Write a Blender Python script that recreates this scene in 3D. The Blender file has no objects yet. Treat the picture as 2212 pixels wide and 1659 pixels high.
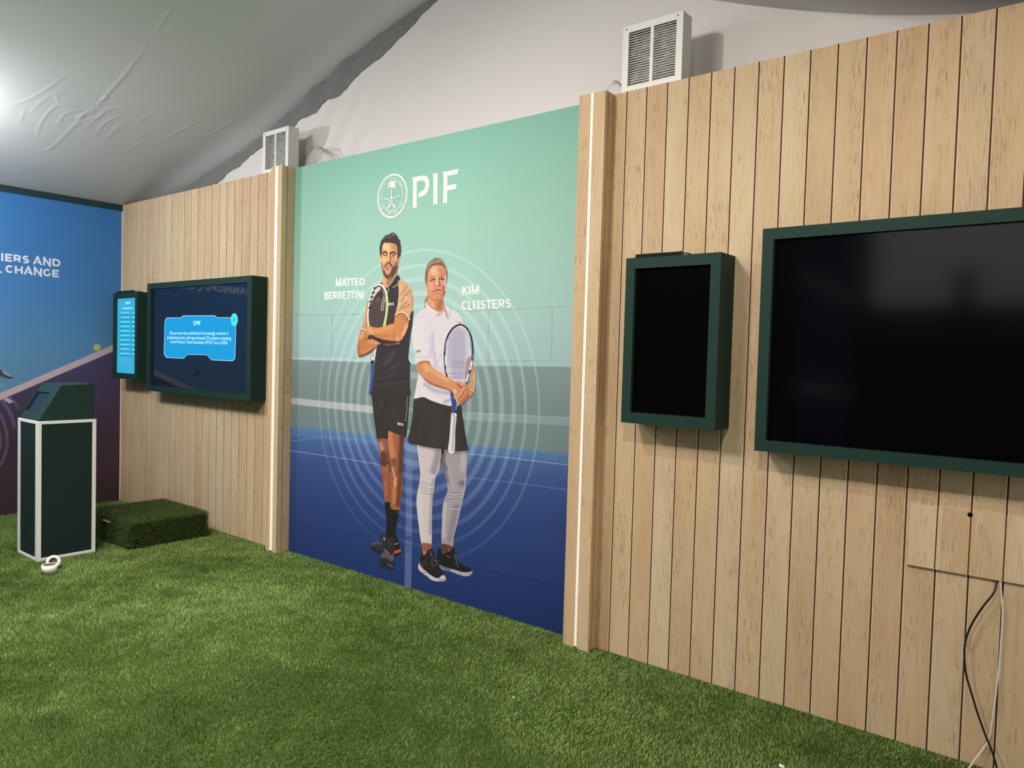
import bpy, bmesh, math, random
import numpy as np
from mathutils import Vector, Matrix
from mathutils.geometry import delaunay_2d_cdt
random.seed(7); RNG = np.random.default_rng(11)
SC = bpy.context.scene
COL = SC.collection

# ------------------------------------------------------------------ camera
FPX = 1619.882; IW, IH = 2212, 1659
CAM = np.array([1.24833, -3.49285, 1.58508])
ROT = np.array([[0.7817444, 0.6229667, 0.0280735],
                [-0.0447514, 0.0111412, 0.9989360],
                [-0.6219912, 0.7821690, -0.0365882]])      # rows: right, up, forward
cam_d = bpy.data.cameras.new('camera'); cam = bpy.data.objects.new('camera', cam_d); COL.objects.link(cam)
cam_d.sensor_fit = 'HORIZONTAL'; cam_d.sensor_width = 36.0; cam_d.lens = FPX / IW * 36.0
cam_d.clip_start = 0.05; cam_d.clip_end = 60
mw = Matrix.Identity(4)
for i in range(3):
    mw[i][0], mw[i][1], mw[i][2], mw[i][3] = ROT[0][i], ROT[1][i], -ROT[2][i], CAM[i]
cam.matrix_world = mw
SC.camera = cam

# ------------------------------------------------------------------ view, world, lamps
SC.view_settings.view_transform = 'Standard'; SC.view_settings.look = 'None'
SC.view_settings.gamma = 1.0; SC.view_settings.use_curve_mapping = False
SC.view_settings.exposure = 0.0
wd = bpy.data.worlds.new('world'); SC.world = wd; wd.use_nodes = True
wd.node_tree.nodes['Background'].inputs[0].default_value = (1.0, 0.975, 0.945, 1)
wd.node_tree.nodes['Background'].inputs[1].default_value = 0.80

def spot(name, loc, aim, power, size=2.3, blend=0.5, rad=0.05, col=(1, .93, .83)):
    d = bpy.data.lights.new(name, 'SPOT'); d.energy = power; d.spot_size = size; d.spot_blend = blend
    d.shadow_soft_size = rad; d.color = col
    o = bpy.data.objects.new(name, d); COL.objects.link(o); o.location = loc
    o.rotation_euler = (Vector(aim) - Vector(loc)).to_track_quat('-Z', 'Y').to_euler()
    return o
def area(name, loc, aim, power, sx, sy, col=(1, .95, .88)):
    d = bpy.data.lights.new(name, 'AREA'); d.energy = power; d.shape = 'RECTANGLE'; d.size = sx; d.size_y = sy; d.color = col
    o = bpy.data.objects.new(name, d); COL.objects.link(o); o.location = loc
    o.rotation_euler = (Vector(aim) - Vector(loc)).to_track_quat('-Z', 'Y').to_euler()
    return o
WARM = (1, .935, .83); COOL = (1, .99, .975)
spot('ceiling_spot', (-3.9, -2.5, 3.62), (-3.2, 0.0, 0.9), 34, 2.05, .8, .045, WARM)
spot('ceiling_spot', (-1.5, -2.6, 3.85), (-1.1, 0.0, 0.6), 116, 2.05, .8, .045, WARM)
spot('ceiling_spot', (0.55, -2.7, 3.05), (0.9, 0.0, 0.4), 105, 2.05, .8, .045, WARM)
spot('floor_fill_spot', (-2.9, -2.3, 3.85), (-2.6, -1.9, 0), 450, 1.5, 1, .25, COOL)  # added fill spot that brightens the middle of the floor
pl = bpy.data.lights.new('ceiling_lamp', 'POINT'); pl.energy = 92; pl.shadow_soft_size = .12; pl.color = (.97, .99, 1)
po = bpy.data.objects.new('ceiling_lamp', pl); COL.objects.link(po); po.location = (-5.35, -2.2, 2.98)
area('fill_area', (-3.9, -2.9, 3.55), (-3.5, -2.0, 0), 72, 1.5, .6, COOL)  # both area lamps are added soft fill, not fixtures of the tent
area('fill_area', (-1.3, -3.3, 3.75), (-1.5, -2.3, 0), 105, 1.5, .6, COOL)

# ------------------------------------------------------------------ small helpers
def lin(c):
    c = np.clip(np.asarray(c, float), 0, 255) / 255.0
    return np.where(c <= .04045, c / 12.92, ((c + .055) / 1.055) ** 2.4)
def col4(c, k=1.0):
    l = lin(c) * k
    return (float(l[0]), float(l[1]), float(l[2]), 1.0)
def ray(u, v):
    u = np.asarray(u, float); v = np.asarray(v, float)
    q = np.stack([(u - IW / 2) / FPX, -(v - IH / 2) / FPX, np.ones_like(u)], -1)
    return q @ ROT
def on_y(u, v, y):
    r = ray(u, v); t = (y - CAM[1]) / r[..., 1]
    return CAM + r * t[..., None]
def on_x(u, v, x):
    r = ray(u, v); t = (x - CAM[0]) / r[..., 0]
    return CAM + r * t[..., None]
def on_z(u, v, z):
    r = ray(u, v); t = (z - CAM[2]) / r[..., 2]
    return CAM + r * t[..., None]
def on_plane(u, v, p0, n):
    r = ray(u, v); t = ((np.asarray(p0) - CAM) @ n) / (r @ n)
    return CAM + r * t[..., None]

def mat(name, c, rough=.5, spec=.4, k=1.0, emit=None, es=0, metal=0, coat=0):
    m = bpy.data.materials.new(name); m.use_nodes = True
    b = m.node_tree.nodes['Principled BSDF']
    b.inputs['Base Color'].default_value = col4(c, k)
    b.inputs['Roughness'].default_value = rough; b.inputs['Specular IOR Level'].default_value = spec
    b.inputs['Metallic'].default_value = metal
    if emit is not None:
        b.inputs['Emission Color'].default_value = col4(emit); b.inputs['Emission Strength'].default_value = es
    return m
def grain(m, c1, c2, scale=60, bump=.15, detail=4, dist=.002):
    nt = m.node_tree; b = nt.nodes['Principled BSDF']
    tc = nt.nodes.new('ShaderNodeTexCoord'); n = nt.nodes.new('ShaderNodeTexNoise')
    n.inputs['Scale'].default_value = scale; n.inputs['Detail'].default_value = detail
    nt.links.new(tc.outputs['Object'], n.inputs['Vector'])
    mx = nt.nodes.new('ShaderNodeMix'); mx.data_type = 'RGBA'
    mx.inputs[6].default_value = col4(c1); mx.inputs[7].default_value = col4(c2)
    nt.links.new(n.outputs['Fac'], mx.inputs[0]); nt.links.new(mx.outputs[2], b.inputs['Base Color'])
    if bump:
        bp = nt.nodes.new('ShaderNodeBump'); bp.inputs['Strength'].default_value = bump; bp.inputs['Distance'].default_value = dist
        nt.links.new(n.outputs['Fac'], bp.inputs['Height']); nt.links.new(bp.outputs[0], b.inputs['Normal'])
    return m
def vcol(name, rough=.55, spec=.25):
    m = bpy.data.materials.new(name); m.use_nodes = True
    nt = m.node_tree; b = nt.nodes['Principled BSDF']
    b.inputs['Roughness'].default_value = rough; b.inputs['Specular IOR Level'].default_value = spec
    a = nt.nodes.new('ShaderNodeAttribute'); a.attribute_name = 'ink'
    nt.links.new(a.outputs['Color'], b.inputs['Base Color'])
    return m

def mesh_obj(name, verts, faces, m=None, parent=None, ink=None, smooth=False, mats=None, midx=None, origin=None):
    verts = np.asarray(verts, float).reshape(-1, 3)
    off = np.zeros(3)
    if parent is not None: off = np.array(parent['_o'])
    elif origin is not None: off = np.array(origin, float)
    me = bpy.data.meshes.new(name); me.from_pydata((verts - off).tolist(), [], [list(map(int, f)) for f in faces])
    for mm in (mats or ([m] if m else [])): me.materials.append(mm)
    if midx is not None: me.polygons.foreach_set('material_index', np.asarray(midx, np.int32))
    if smooth: me.polygons.foreach_set('use_smooth', np.ones(len(me.polygons), bool))
    if ink is not None:
        at = me.attributes.new('ink', 'FLOAT_COLOR', 'POINT')
        c = np.ones((len(verts), 4), np.float32); c[:, :3] = ink; at.data.foreach_set('color', c.ravel())
    me.update()
    o = bpy.data.objects.new(name, me); COL.objects.link(o)
    if parent is not None: o.parent = parent
    else: o.location = off
    o['_o'] = [float(a) for a in off]
    return o
def empty(name, loc):
    o = bpy.data.objects.new(name, None); COL.objects.link(o); o.location = loc; o.empty_display_size = .1
    o['_o'] = [float(a) for a in loc]; return o
def tag(o, label, cat, group=None):
    o['label'] = label; o['category'] = cat
    if group: o['group'] = group
    return o
def struct(o): o['kind'] = 'structure'; return o
def bevel(o, w=.003, seg=2):
    md = o.modifiers.new('bevel', 'BEVEL'); md.width = w; md.segments = seg; md.limit_method = 'ANGLE'; md.angle_limit = .6
    return o

class MB:
    def __init__(s): s.v = []; s.f = []; s.mi = []
    def add(s, vs, fs, mi=0):
        n = len(s.v); s.v += [tuple(map(float, p)) for p in vs]
        s.f += [[i + n for i in f] for f in fs]; s.mi += [mi] * len(fs); return s
    def box(s, x0, x1, y0, y1, z0, z1, mi=0):
        vs = [(x, y, z) for x in (x0, x1) for y in (y0, y1) for z in (z0, z1)]
        return s.add(vs, [(0, 1, 3, 2), (4, 6, 7, 5), (0, 4, 5, 1), (2, 3, 7, 6), (0, 2, 6, 4), (1, 5, 7, 3)], mi)
    def quad(s, a, b, c, d, mi=0): return s.add([a, b, c, d], [(0, 1, 2, 3)], mi)
    def frame(s, x0, x1, z0, z1, w, y0, y1, mi=0):         # rectangular ring facing -y
        o = [(x0, z0), (x1, z0), (x1, z1), (x0, z1)]; i = [(x0 + w, z0 + w), (x1 - w, z0 + w), (x1 - w, z1 - w), (x0 + w, z1 - w)]
        vs = [(p[0], y, p[1]) for y in (y0, y1) for r in (o, i) for p in r]
        fs = []
        for k in range(4):
            l = (k + 1) % 4
            fs += [(k, l, 4 + l, 4 + k), (8 + l, 8 + k, 12 + k, 12 + l), (l, k, 8 + k, 8 + l), (4 + k, 4 + l, 12 + l, 12 + k)]
        return s.add(vs, fs, mi)
    def prism_x(s, prof, x0, x1, mi=0):                    # profile in (y,z), extruded along x
        n = len(prof); vs = [(x, p[0], p[1]) for x in (x0, x1) for p in prof]
        return s.add(vs, [list(range(n))[::-1], list(range(n, 2 * n))] + [(k, (k + 1) % n, n + (k + 1) % n, n + k) for k in range(n)], mi)
    def tube(s, pts, r, n=8, mi=0, cap=True):
        pts = [Vector(p) for p in pts]; base = len(s.v); up = Vector((0, 0, 1))
        for i, p in enumerate(pts):
            t = (pts[min(i + 1, len(pts) - 1)] - pts[max(i - 1, 0)]).normalized()
            a = t.cross(Vector((0, 1, 0)))
            if a.length < .05: a = t.cross(Vector((1, 0, 0)))
            a.normalize(); b = t.cross(a); rr = r[i] if hasattr(r, '__len__') else r
            for k in range(n):
                w = 2 * math.pi * k / n; q = p + (a * math.cos(w) + b * math.sin(w)) * rr; s.v.append(tuple(q))
        fs = [[base + i * n + k, base + i * n + (k + 1) % n, base + (i + 1) * n + (k + 1) % n, base + (i + 1) * n + k] for i in range(len(pts) - 1) for k in range(n)]
        if cap: fs += [[base + k for k in range(n)][::-1], [base + (len(pts) - 1) * n + k for k in range(n)]]
        s.f += fs; s.mi += [mi] * len(fs); return s
    def lathe(s, prof, c, n=32, mi=0, M=None):              # closed profile of (r,z)
        base = len(s.v); m = len(prof)
        for k in range(n):
            a = 2 * math.pi * k / n
            for r, z in prof:
                p = Vector((r * math.cos(a), r * math.sin(a), z))
                if M is not None: p = M @ p
                s.v.append(tuple(p + Vector(c)))
        fs = [[base + k * m + j, base + ((k + 1) % n) * m + j, base + ((k + 1) % n) * m + (j + 1) % m, base + k * m + (j + 1) % m] for k in range(n) for j in range(m)]
        s.f += fs; s.mi += [mi] * len(fs); return s
    def build(s, name, m, parent=None, smooth=False, origin=None):
        ms = m if isinstance(m, list) else [m]
        return mesh_obj(name, s.v, s.f, parent=parent, mats=ms, midx=s.mi, smooth=smooth, origin=origin)

def catmull(P, closed=False, sub=4):
    P = np.asarray(P, float); n = len(P); out = []
    if n < 3: return P
    for i in range(n if closed else n - 1):
        if closed: a, b, c, d = P[(i - 1) % n], P[i], P[(i + 1) % n], P[(i + 2) % n]
        else: a, b, c, d = P[max(i - 1, 0)], P[i], P[i + 1], P[min(i + 2, n - 1)]
        for k in range(sub):
            t = k / sub
            out.append(.5 * ((2 * b) + (c - a) * t + (2 * a - 5 * b + 4 * c - d) * t * t + (3 * b - a - 3 * c + d) * t ** 3))
    if not closed: out.append(P[-1])
    return np.array(out)
# ------------------------------------------------------------------ materials of the room
def wood_mat(name, axis_sum, x_first):
    m = bpy.data.materials.new(name); m.use_nodes = True; nt = m.node_tree; N = nt.nodes.new; L = nt.links.new
    b = nt.nodes['Principled BSDF']; b.inputs['Roughness'].default_value = .6; b.inputs['Specular IOR Level'].default_value = .25
    tc = N('ShaderNodeTexCoord'); sp = N('ShaderNodeSeparateXYZ'); L(tc.outputs['Object'], sp.inputs[0])
    def mth(op, a, c=None):
        n = N('ShaderNodeMath'); n.operation = op
        for i, q in enumerate((a, c)):
            if q is None: continue
            if isinstance(q, (int, float)): n.inputs[i].default_value = q
            else: L(q, n.inputs[i])
        return n.outputs[0]
    x = mth('ADD', sp.outputs[0], sp.outputs[1]) if axis_sum else sp.outputs[0]
    pid = mth('FLOOR', mth('DIVIDE', mth('ADD', x, 11.784 - x_first), 0.11784))
    wn = N('ShaderNodeTexWhiteNoise'); wn.noise_dimensions = '1D'; L(pid, wn.inputs['W'])
    zz = mth('ADD', sp.outputs[2], mth('MULTIPLY', pid, 7.31))
    cb = N('ShaderNodeCombineXYZ'); L(x, cb.inputs[0]); L(zz, cb.inputs[2])
    def noise(sx, sz, sc, det, dist=0):
        mp = N('ShaderNodeMapping'); mp.inputs['Scale'].default_value = (sx, 1, sz); L(cb.outputs[0], mp.inputs[0])
        n = N('ShaderNodeTexNoise'); n.inputs['Scale'].default_value = sc; n.inputs['Detail'].default_value = det; n.inputs['Distortion'].default_value = dist
        L(mp.outputs[0], n.inputs['Vector']); return n.outputs['Fac']
    def ramp(f, stops):
        r = N('ShaderNodeValToRGB'); e = r.color_ramp.elements
        while len(e) < len(stops): e.new(.5)
        for k, (p, c) in enumerate(stops): e[k].position = p; e[k].color = c if len(c) == 4 else (*c, 1)
        L(f, r.inputs[0]); return r.outputs[0]
    def mix(f, a, c, mode='MIX'):
        n = N('ShaderNodeMix'); n.data_type = 'RGBA'; n.blend_type = mode
        if isinstance(f, (int, float)): n.inputs[0].default_value = f
        else: L(f, n.inputs[0])
        for i, q in ((6, a), (7, c)):
            if isinstance(q, tuple): n.inputs[i].default_value = q
            else: L(q, n.inputs[i])
        return n.outputs[2]
    base = ramp(wn.outputs['Value'], [(0, col4((202, 166, 130))), (.25, col4((216, 183, 147))), (.5, col4((211, 188, 153))), (.75, col4((219, 196, 163))), (1, col4((200, 166, 132)))])
    cloud = ramp(noise(6, 1.1, 1.0, 3, .6), [(.3, col4((196, 160, 120))), (.5, col4((213, 182, 142))), (.7, col4((221, 200, 162)))])
    c1 = mix(.45, base, cloud)
    fig = mth('FRACT', mth('MULTIPLY', noise(8, .55, 1.0, 2, .9), 13.0))     # long cathedral figure: contour lines of a stretched noise
    g = ramp(fig, [(.0, (0, 0, 0)), (.10, (1, 1, 1)), (.22, (.25, .25, .25)), (.45, (0, 0, 0))])
    gm = ramp(noise(5, .5, 1.0, 2), [(.4, (.15, .15, .15)), (.62, (1, 1, 1))])
    c2 = mix(mth('MULTIPLY', mth('MULTIPLY', g, gm), .30), c1, col4((164, 126, 88)))
    fine = ramp(noise(75, 4.5, 1.6, 4), [(.34, (1, 1, 1)), (.5, (0, 0, 0))])
    c3 = mix(mth('MULTIPLY', fine, .16), c2, col4((158, 120, 82)))
    pore = ramp(noise(210, 13, 1.0, 5), [(.36, (1, 1, 1)), (.46, (0, 0, 0))])
    pm = ramp(noise(13, 1.5, 1.0, 4), [(.44, (0, 0, 0)), (.6, (1, 1, 1))])
    c4 = mix(mth('MULTIPLY', mth('MULTIPLY', pore, pm), .55), c3, col4((118, 84, 54)))
    L(c4, b.inputs['Base Color'])
    bp = N('ShaderNodeBump'); bp.inputs['Strength'].default_value = .12; bp.inputs['Distance'].default_value = .001
    L(fine, bp.inputs['Height']); bp.invert = True; L(bp.outputs[0], b.inputs['Normal'])
    return m
M_WOOD = wood_mat('pale_plank_wood', False, -0.80805)
M_WOODL = wood_mat('pale_plank_wood_left', False, -4.09298)
M_WOODP = wood_mat('pale_pillar_wood', True, 0.0)
M_JOINT = mat('stained_plank_joint', (118, 70, 40), .8, .1)
M_LIP = mat('pale_joint_lip', (232, 214, 186), .6, .2)
M_GREEN = grain(mat('dark_green_paint', (30, 56, 48), .6, .18), (28, 53, 45), (33, 60, 51), 90, .05)
M_FAB = mat('white_tent_fabric', (212, 213, 213), .85, .1)
M_FABW = mat('white_drape_fabric', (234, 227, 223), .85, .1)
M_SHADE = grain(mat('grey_shade_strip', (110, 110, 108), .9, .05), (126, 126, 124), (136, 136, 134), 30, .1)  # grey of the added roof-edge strip, shade put into the colour
M_WHITE = mat('white_enamel', (236, 234, 228), .4, .4)
M_BLACK = mat('black_plastic', (20, 21, 23), .45, .4)

def fabric_wrinkles(m, amp, dense, dist):
    nt = m.node_tree; N = nt.nodes.new; L = nt.links.new; b = nt.nodes['Principled BSDF']
    tc = N('ShaderNodeTexCoord')
    n1 = N('ShaderNodeTexNoise'); n1.inputs['Scale'].default_value = .9; n1.inputs['Detail'].default_value = 2
    mp = N('ShaderNodeMapping'); mp.inputs['Scale'].default_value = dense; mp.inputs['Rotation'].default_value = (0, 0, .6)
    L(tc.outputs['Object'], mp.inputs[0])
    n2 = N('ShaderNodeTexNoise'); n2.inputs['Scale'].default_value = 1; n2.inputs['Detail'].default_value = 4; n2.inputs['Distortion'].default_value = 1.2
    L(tc.outputs['Object'], n1.inputs['Vector']); L(mp.outputs[0], n2.inputs['Vector'])
    r = N('ShaderNodeValToRGB'); r.color_ramp.elements[0].position = .5; r.color_ramp.elements[1].position = .72
    L(n1.outputs['Fac'], r.inputs[0])
    sub = N('ShaderNodeMath'); sub.operation = 'SUBTRACT'; sub.inputs[1].default_value = .5; L(n2.outputs['Fac'], sub.inputs[0])
    ab = N('ShaderNodeMath'); ab.operation = 'ABSOLUTE'; L(sub.outputs[0], ab.inputs[0])
    rd = N('ShaderNodeValToRGB'); rd.color_ramp.elements[0].position = 0; rd.color_ramp.elements[0].color = (1, 1, 1, 1); rd.color_ramp.elements[1].position = .05; rd.color_ramp.elements[1].color = (0, 0, 0, 1)
    L(ab.outputs[0], rd.inputs[0])
    mu = N('ShaderNodeMath'); mu.operation = 'MULTIPLY'; L(rd.outputs[0], mu.inputs[0]); L(r.outputs[0], mu.inputs[1])
    bp = N('ShaderNodeBump'); bp.inputs['Strength'].default_value = amp; bp.inputs['Distance'].default_value = dist
    L(mu.outputs[0], bp.inputs['Height']); L(bp.outputs[0], b.inputs['Normal'])
fabric_wrinkles(M_FAB, .10, (7, 2.2, 4), .008)

# ------------------------------------------------------------------ geometry of the room
XW, YM, WALL_H = -6.62055, 0.033, 3.0
PW, PX0 = 0.11784, -0.80805
def wood_wall(name, x0, x1, grooves, wood, thick=.14):
    g, d = .0066, .007; prof = [(x0, 0)]; kinds = []
    for x in grooves:
        prof += [(x - g / 2 - .0026, 0), (x - g / 2, .0018), (x - g / 2, d), (x + g / 2, d), (x + g / 2, .0015), (x + g / 2 + .0026, 0)]; kinds += [0, 2, 1, 1, 1, 2]
    prof.append((x1, 0)); kinds.append(0)
    n = len(prof); b = MB()
    vs = [(p[0], p[1], z) for z in (0, WALL_H) for p in prof]
    b.v = vs
    for k in range(n - 1): b.f.append([k, k + 1, n + k + 1, n + k]); b.mi.append(kinds[k])
    b.quad((x0, 0, WALL_H), (x1, 0, WALL_H), (x1, thick, WALL_H), (x0, thick, WALL_H))
    b.quad((x0, thick, 0), (x1, thick, 0), (x1, thick, WALL_H), (x0, thick, WALL_H))
    b.quad((x1, 0, 0), (x1, thick, 0), (x1, thick, WALL_H), (x1, 0, WALL_H)); b.quad((x0, 0, 0), (x0, thick, 0), (x0, thick, WALL_H), (x0, 0, WALL_H))
    return struct(b.build(name, [wood, M_JOINT, M_LIP]))
wood_wall('wall_back_right', -0.889, 1.86, [PX0 + i * PW for i in range(0, 23)], M_WOOD)
wood_wall('wall_back_left', XW, -3.908, [-4.09298 + (i - 20) * PW for i in range(0, 22)], M_WOODL)

# tent roof: gable section, ridge across the mural
RX = [-6.9, -6.62, -5.46, -4.82, -4.25, -3.74, -3.28, -2.8, -2.3, -1.9, -1.2, -.5, -.08, .22, .65, 1.3, 2.6]
RZ = [2.985, 3.0, 3.3, 3.44, 3.60, 3.80, 3.98, 4.12, 4.22, 4.16, 3.82, 3.50, 3.345, 3.245, 3.12, 3.04, 3.03]
def roof_z(x): return np.interp(x, RX, RZ)
def roof_s(x):
    return np.mean([roof_z(x + d) for d in np.linspace(-.35, .35, 9)], axis=0) if True else roof_z(x)
xs = np.concatenate([np.arange(-6.62, -3.6, .011), np.linspace(-3.6, 2.6, 90)]); ys = np.concatenate([np.arange(.3, -2.4, -.011), np.linspace(-2.42, -5.6, 30)])
X, Y = np.meshgrid(xs, ys); zb = np.where(xs < -6.3, roof_z(xs), roof_s(xs)); zb[0] = 3.0
Z = np.tile(zb, (len(ys), 1))
w = np.clip((X + 6.62) / .8, 0, 1) * np.clip((-1.6 - X) / .8, 0, 1)
Z = Z + w * (-.03 * np.sin((Y + .3) * 1.9) + .010 * np.sin(X * 3.1 + Y * 2.3))
fold = np.exp(-((Y - .3) / .16) ** 2)
Z = Z - w * fold * .05
def crease(pts, hgt, wid):                       # a pinched line in the cloth, from photo points on the roof slope
    q = np.array(pts, float) * .4159; n = np.array([-.29, 0, 1.0]); P3 = on_plane(q[:, 0], q[:, 1], (-6.62, 0, 3.02), n)[:, :2]
    if len(P3) > 2: P3 = catmull(P3, False, 5)
    lo, hi = P3.min(0) - .1, P3.max(0) + .1
    s = np.where((X > lo[0]) & (X < hi[0]) & (Y > lo[1]) & (Y < hi[1])); G = np.stack([X[s], Y[s]], 1); d = np.full(len(G), 9.); tt = np.zeros(len(G)); L = len(P3) - 1
    for i in range(L):
        ab = P3[i + 1] - P3[i]; t = np.clip(((G - P3[i]) @ ab) / max(ab @ ab, 1e-9), 0, 1); dd = np.hypot(*(G - P3[i] - t[:, None] * ab).T)
        m = dd < d; d[m] = dd[m]; tt[m] = (i + t[m]) / L
    Z[s] -= hgt * np.exp(-(d / wid) ** 2) * np.sin(np.clip(tt, .02, .98) * np.pi) ** .5
for pts, hgt, wid in (([(895, 10), (855, 60), (815, 112)], .010, .016), ([(758, 190), (690, 280), (640, 345), (540, 470), (505, 515)], .011, .016), ([(500, 510), (430, 578), (330, 690), (250, 765)], .008, .02), ([(50, 515), (190, 455), (350, 340)], .007, .02),
    ([(100, 620), (130, 530)], .006, .018), ([(190, 690), (220, 600), (300, 515), (420, 540)], .008, .016), ([(300, 625), (335, 565), (405, 540)], .009, .014), ([(440, 645), (520, 570), (560, 535), (690, 505)], .008, .018), ([(480, 690), (560, 600), (640, 560)], .008, .014),
    ([(560, 680), (650, 590)], .007, .014), ([(700, 620), (765, 555)], .006, .016), ([(820, 705), (940, 620), (1060, 540)], .007, .018), ([(1090, 640), (1135, 600), (1265, 515)], .007, .018), ([(640, 772), (740, 712)], .007, .014), ([(75, 882), (112, 868)], .008, .012),
    ([(228, 768), (280, 745)], .010, .014), ([(400, 590), (435, 560)], .016, .016), ([(470, 560), (500, 530)], .008, .012), ([(300, 500), (290, 440)], .005, .018), ([(150, 560), (240, 470), (330, 430)], .005, .016), ([(360, 640), (450, 600), (540, 560)], .006, .014), ([(700, 700), (760, 650)], .006, .014),
    ([(520, 720), (620, 640), (670, 590)], .006, .012), ([(560, 460), (530, 480)], .012, .02)):
    crease(pts, hgt * .30, wid * .62)
nx, ny = len(xs), len(ys)
fc = [(j * nx + i, j * nx + i + 1, (j + 1) * nx + i + 1, (j + 1) * nx + i) for j in range(ny - 1) for i in range(nx - 1)]
struct(mesh_obj('ceiling', np.stack([X, Y, Z], -1).reshape(-1, 3), fc, M_FAB, smooth=True))

# gable fabric behind the partition, with hanging folds at its low left end
xs = np.linspace(-6.62, 2.6, 420); zs = np.linspace(0, 4.5, 60)
X, Z = np.meshgrid(xs, zs)
def drape_y(X, Z):
    A = np.clip((-3.0 - X) / .7, 0, 1) * np.clip((Z - 2.7) / .3, 0, 1); sl = X - (Z - 3.0) * .75
    return .30 - A * (.034 * np.abs(np.sin(sl * 11)) ** 1.5 + .014 * np.sin(sl * 23 + 1) + .010 * np.abs(np.sin(sl * 37)))
Y = drape_y(X, Z)
nx, ny = len(xs), len(zs)
fc = [(j * nx + i, j * nx + i + 1, (j + 1) * nx + i + 1, (j + 1) * nx + i) for j in range(ny - 1) for i in range(nx - 1)]
struct(mesh_obj('wall_back', np.stack([X, Y, Z], -1).reshape(-1, 3), fc, M_FABW, smooth=True))
# grey strip added along the roof edge; its colour stands in for shade
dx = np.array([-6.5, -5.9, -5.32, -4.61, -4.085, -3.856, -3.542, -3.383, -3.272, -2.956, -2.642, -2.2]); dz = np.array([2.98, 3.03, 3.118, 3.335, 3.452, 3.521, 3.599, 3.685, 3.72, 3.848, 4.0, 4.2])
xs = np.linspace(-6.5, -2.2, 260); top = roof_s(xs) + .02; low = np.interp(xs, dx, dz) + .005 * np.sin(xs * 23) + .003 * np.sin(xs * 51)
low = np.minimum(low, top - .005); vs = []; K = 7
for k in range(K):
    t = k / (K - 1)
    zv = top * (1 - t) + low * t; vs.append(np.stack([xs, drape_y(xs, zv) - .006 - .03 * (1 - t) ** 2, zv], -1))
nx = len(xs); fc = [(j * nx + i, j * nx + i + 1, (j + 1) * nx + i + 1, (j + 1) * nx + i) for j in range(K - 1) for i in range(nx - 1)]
SHADE_STRIP = struct(mesh_obj('shade_strip', np.concatenate(vs), fc, M_SHADE, smooth=True))

# far side of the tent, behind the camera: dark drapes round an indigo printed panel
M_DRAPE = grain(mat('charcoal_drape', (26, 27, 29), .9, .05), (24, 25, 27), (32, 32, 34), 8, 0)
wf = MB(); wf.box(-6.62, -.82, -5.66, -5.6, 0, 4.1); wf.box(-.82, 2.6, -5.66, -5.6, 0, 2.25); wf.box(-.02, .16, -5.6, -5.5, 0, 2.6)
WF = struct(wf.build('wall_front', M_DRAPE))
M_INDIGO = mat('indigo_print', (44, 42, 98), .6, .2)
ib = MB(); ib.box(-1.58, -.98, -5.598, -5.58, .25, 3.0); ib.build('printed_panel', M_INDIGO, WF)
for z0, z1 in ((2.62, 2.30), (1.34, 1.26)):
    lb_ = MB(); lb_.quad((-1.56, -5.578, z0 - .03), (-1.0, -5.578, z1 - .03), (-1.0, -5.578, z1 + .03), (-1.56, -5.578, z0 + .03)); lb_.build('printed_line', M_WHITE, WF)

# floor with turf
M_SOIL = grain(mat('turf_backing', (60, 78, 34), .9, .05), (44, 60, 22), (74, 92, 44), 45, .4, 5, .01)
struct(MB().box(-6.7, 2.66, -5.7, .45, -.08, 0).build('floor', M_SOIL))

# ------------------------------------------------------------------ lit wood pillars
M_LED = mat('lit_diffuser', (240, 236, 226), .4, .3, emit=(255, 232, 200), es=.26)
def pillar(x0, x1, yb, lx0, lx1, sides, label):
    b = MB(); f = -.083; g = .004
    xl = [x0, lx0, lx1, x1]
    b.quad((x0, f, 0), (lx0, f, 0), (lx0, f, WALL_H), (x0, f, WALL_H)); b.quad((lx1, f, 0), (x1, f, 0), (x1, f, WALL_H), (lx1, f, WALL_H))
    b.quad((lx0, f + .012, 0), (lx1, f + .012, 0), (lx1, f + .012, WALL_H), (lx0, f + .012, WALL_H))
    for xx in (lx0, lx1): b.quad((xx, f, 0), (xx, f + .012, 0), (xx, f + .012, WALL_H), (xx, f, WALL_H))
    ys = [f] + [q for s in sides for q in (s - g / 2, s + g / 2)] + [yb]
    for i in range(0, len(ys), 2): b.quad((x1, ys[i], 0), (x1, ys[i + 1], 0), (x1, ys[i + 1], WALL_H), (x1, ys[i], WALL_H))
    for s in sides:
        for (ya, yc, xa, xc) in ((s - g / 2, s - g / 2, x1, x1 - .008), (s - g / 2, s + g / 2, x1 - .008, x1 - .008), (s + g / 2, s + g / 2, x1 - .008, x1)):
            b.quad((xa, ya, 0), (xc, yc, 0), (xc, yc, WALL_H), (xa, ya, WALL_H), 1)
    b.quad((x0, f, 0), (x0, yb, 0), (x0, yb, WALL_H), (x0, f, WALL_H))
    b.quad((x0, f, WALL_H), (x1, f, WALL_H), (x1, yb, WALL_H), (x0, yb, WALL_H))
    o = b.build('pillar', [M_WOODP, M_JOINT], origin=((x0 + x1) / 2, f, 0)); tag(o, label, 'pillar', 'wood pillars framing the printed panel')
    MB().box(lx0 + .001, lx1 - .001, f - .0006, f + .0115, .012, WALL_H - .0005).build('light_strip', M_LED, o)['label'] = 'white light strip'
    return o
ll = on_y(np.array([581.6, 587.4]), np.array([1191., 1192.]), -.083)[:, 0]
pillar(-3.9085, -3.768, YM, ll[0], ll[1], [-.036], 'slim wood pillar with a white light strip, left of the turquoise panel')
ql = on_y(1239.6, 1391.0, -.083)[0]; qr = on_y(1245.2, 1393.0, -.083)[0]
pillar(-1.053, -.889, 0.0, ql, qr, [-.052], 'wide wood pillar with a white light strip, right of the turquoise panel')
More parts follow.
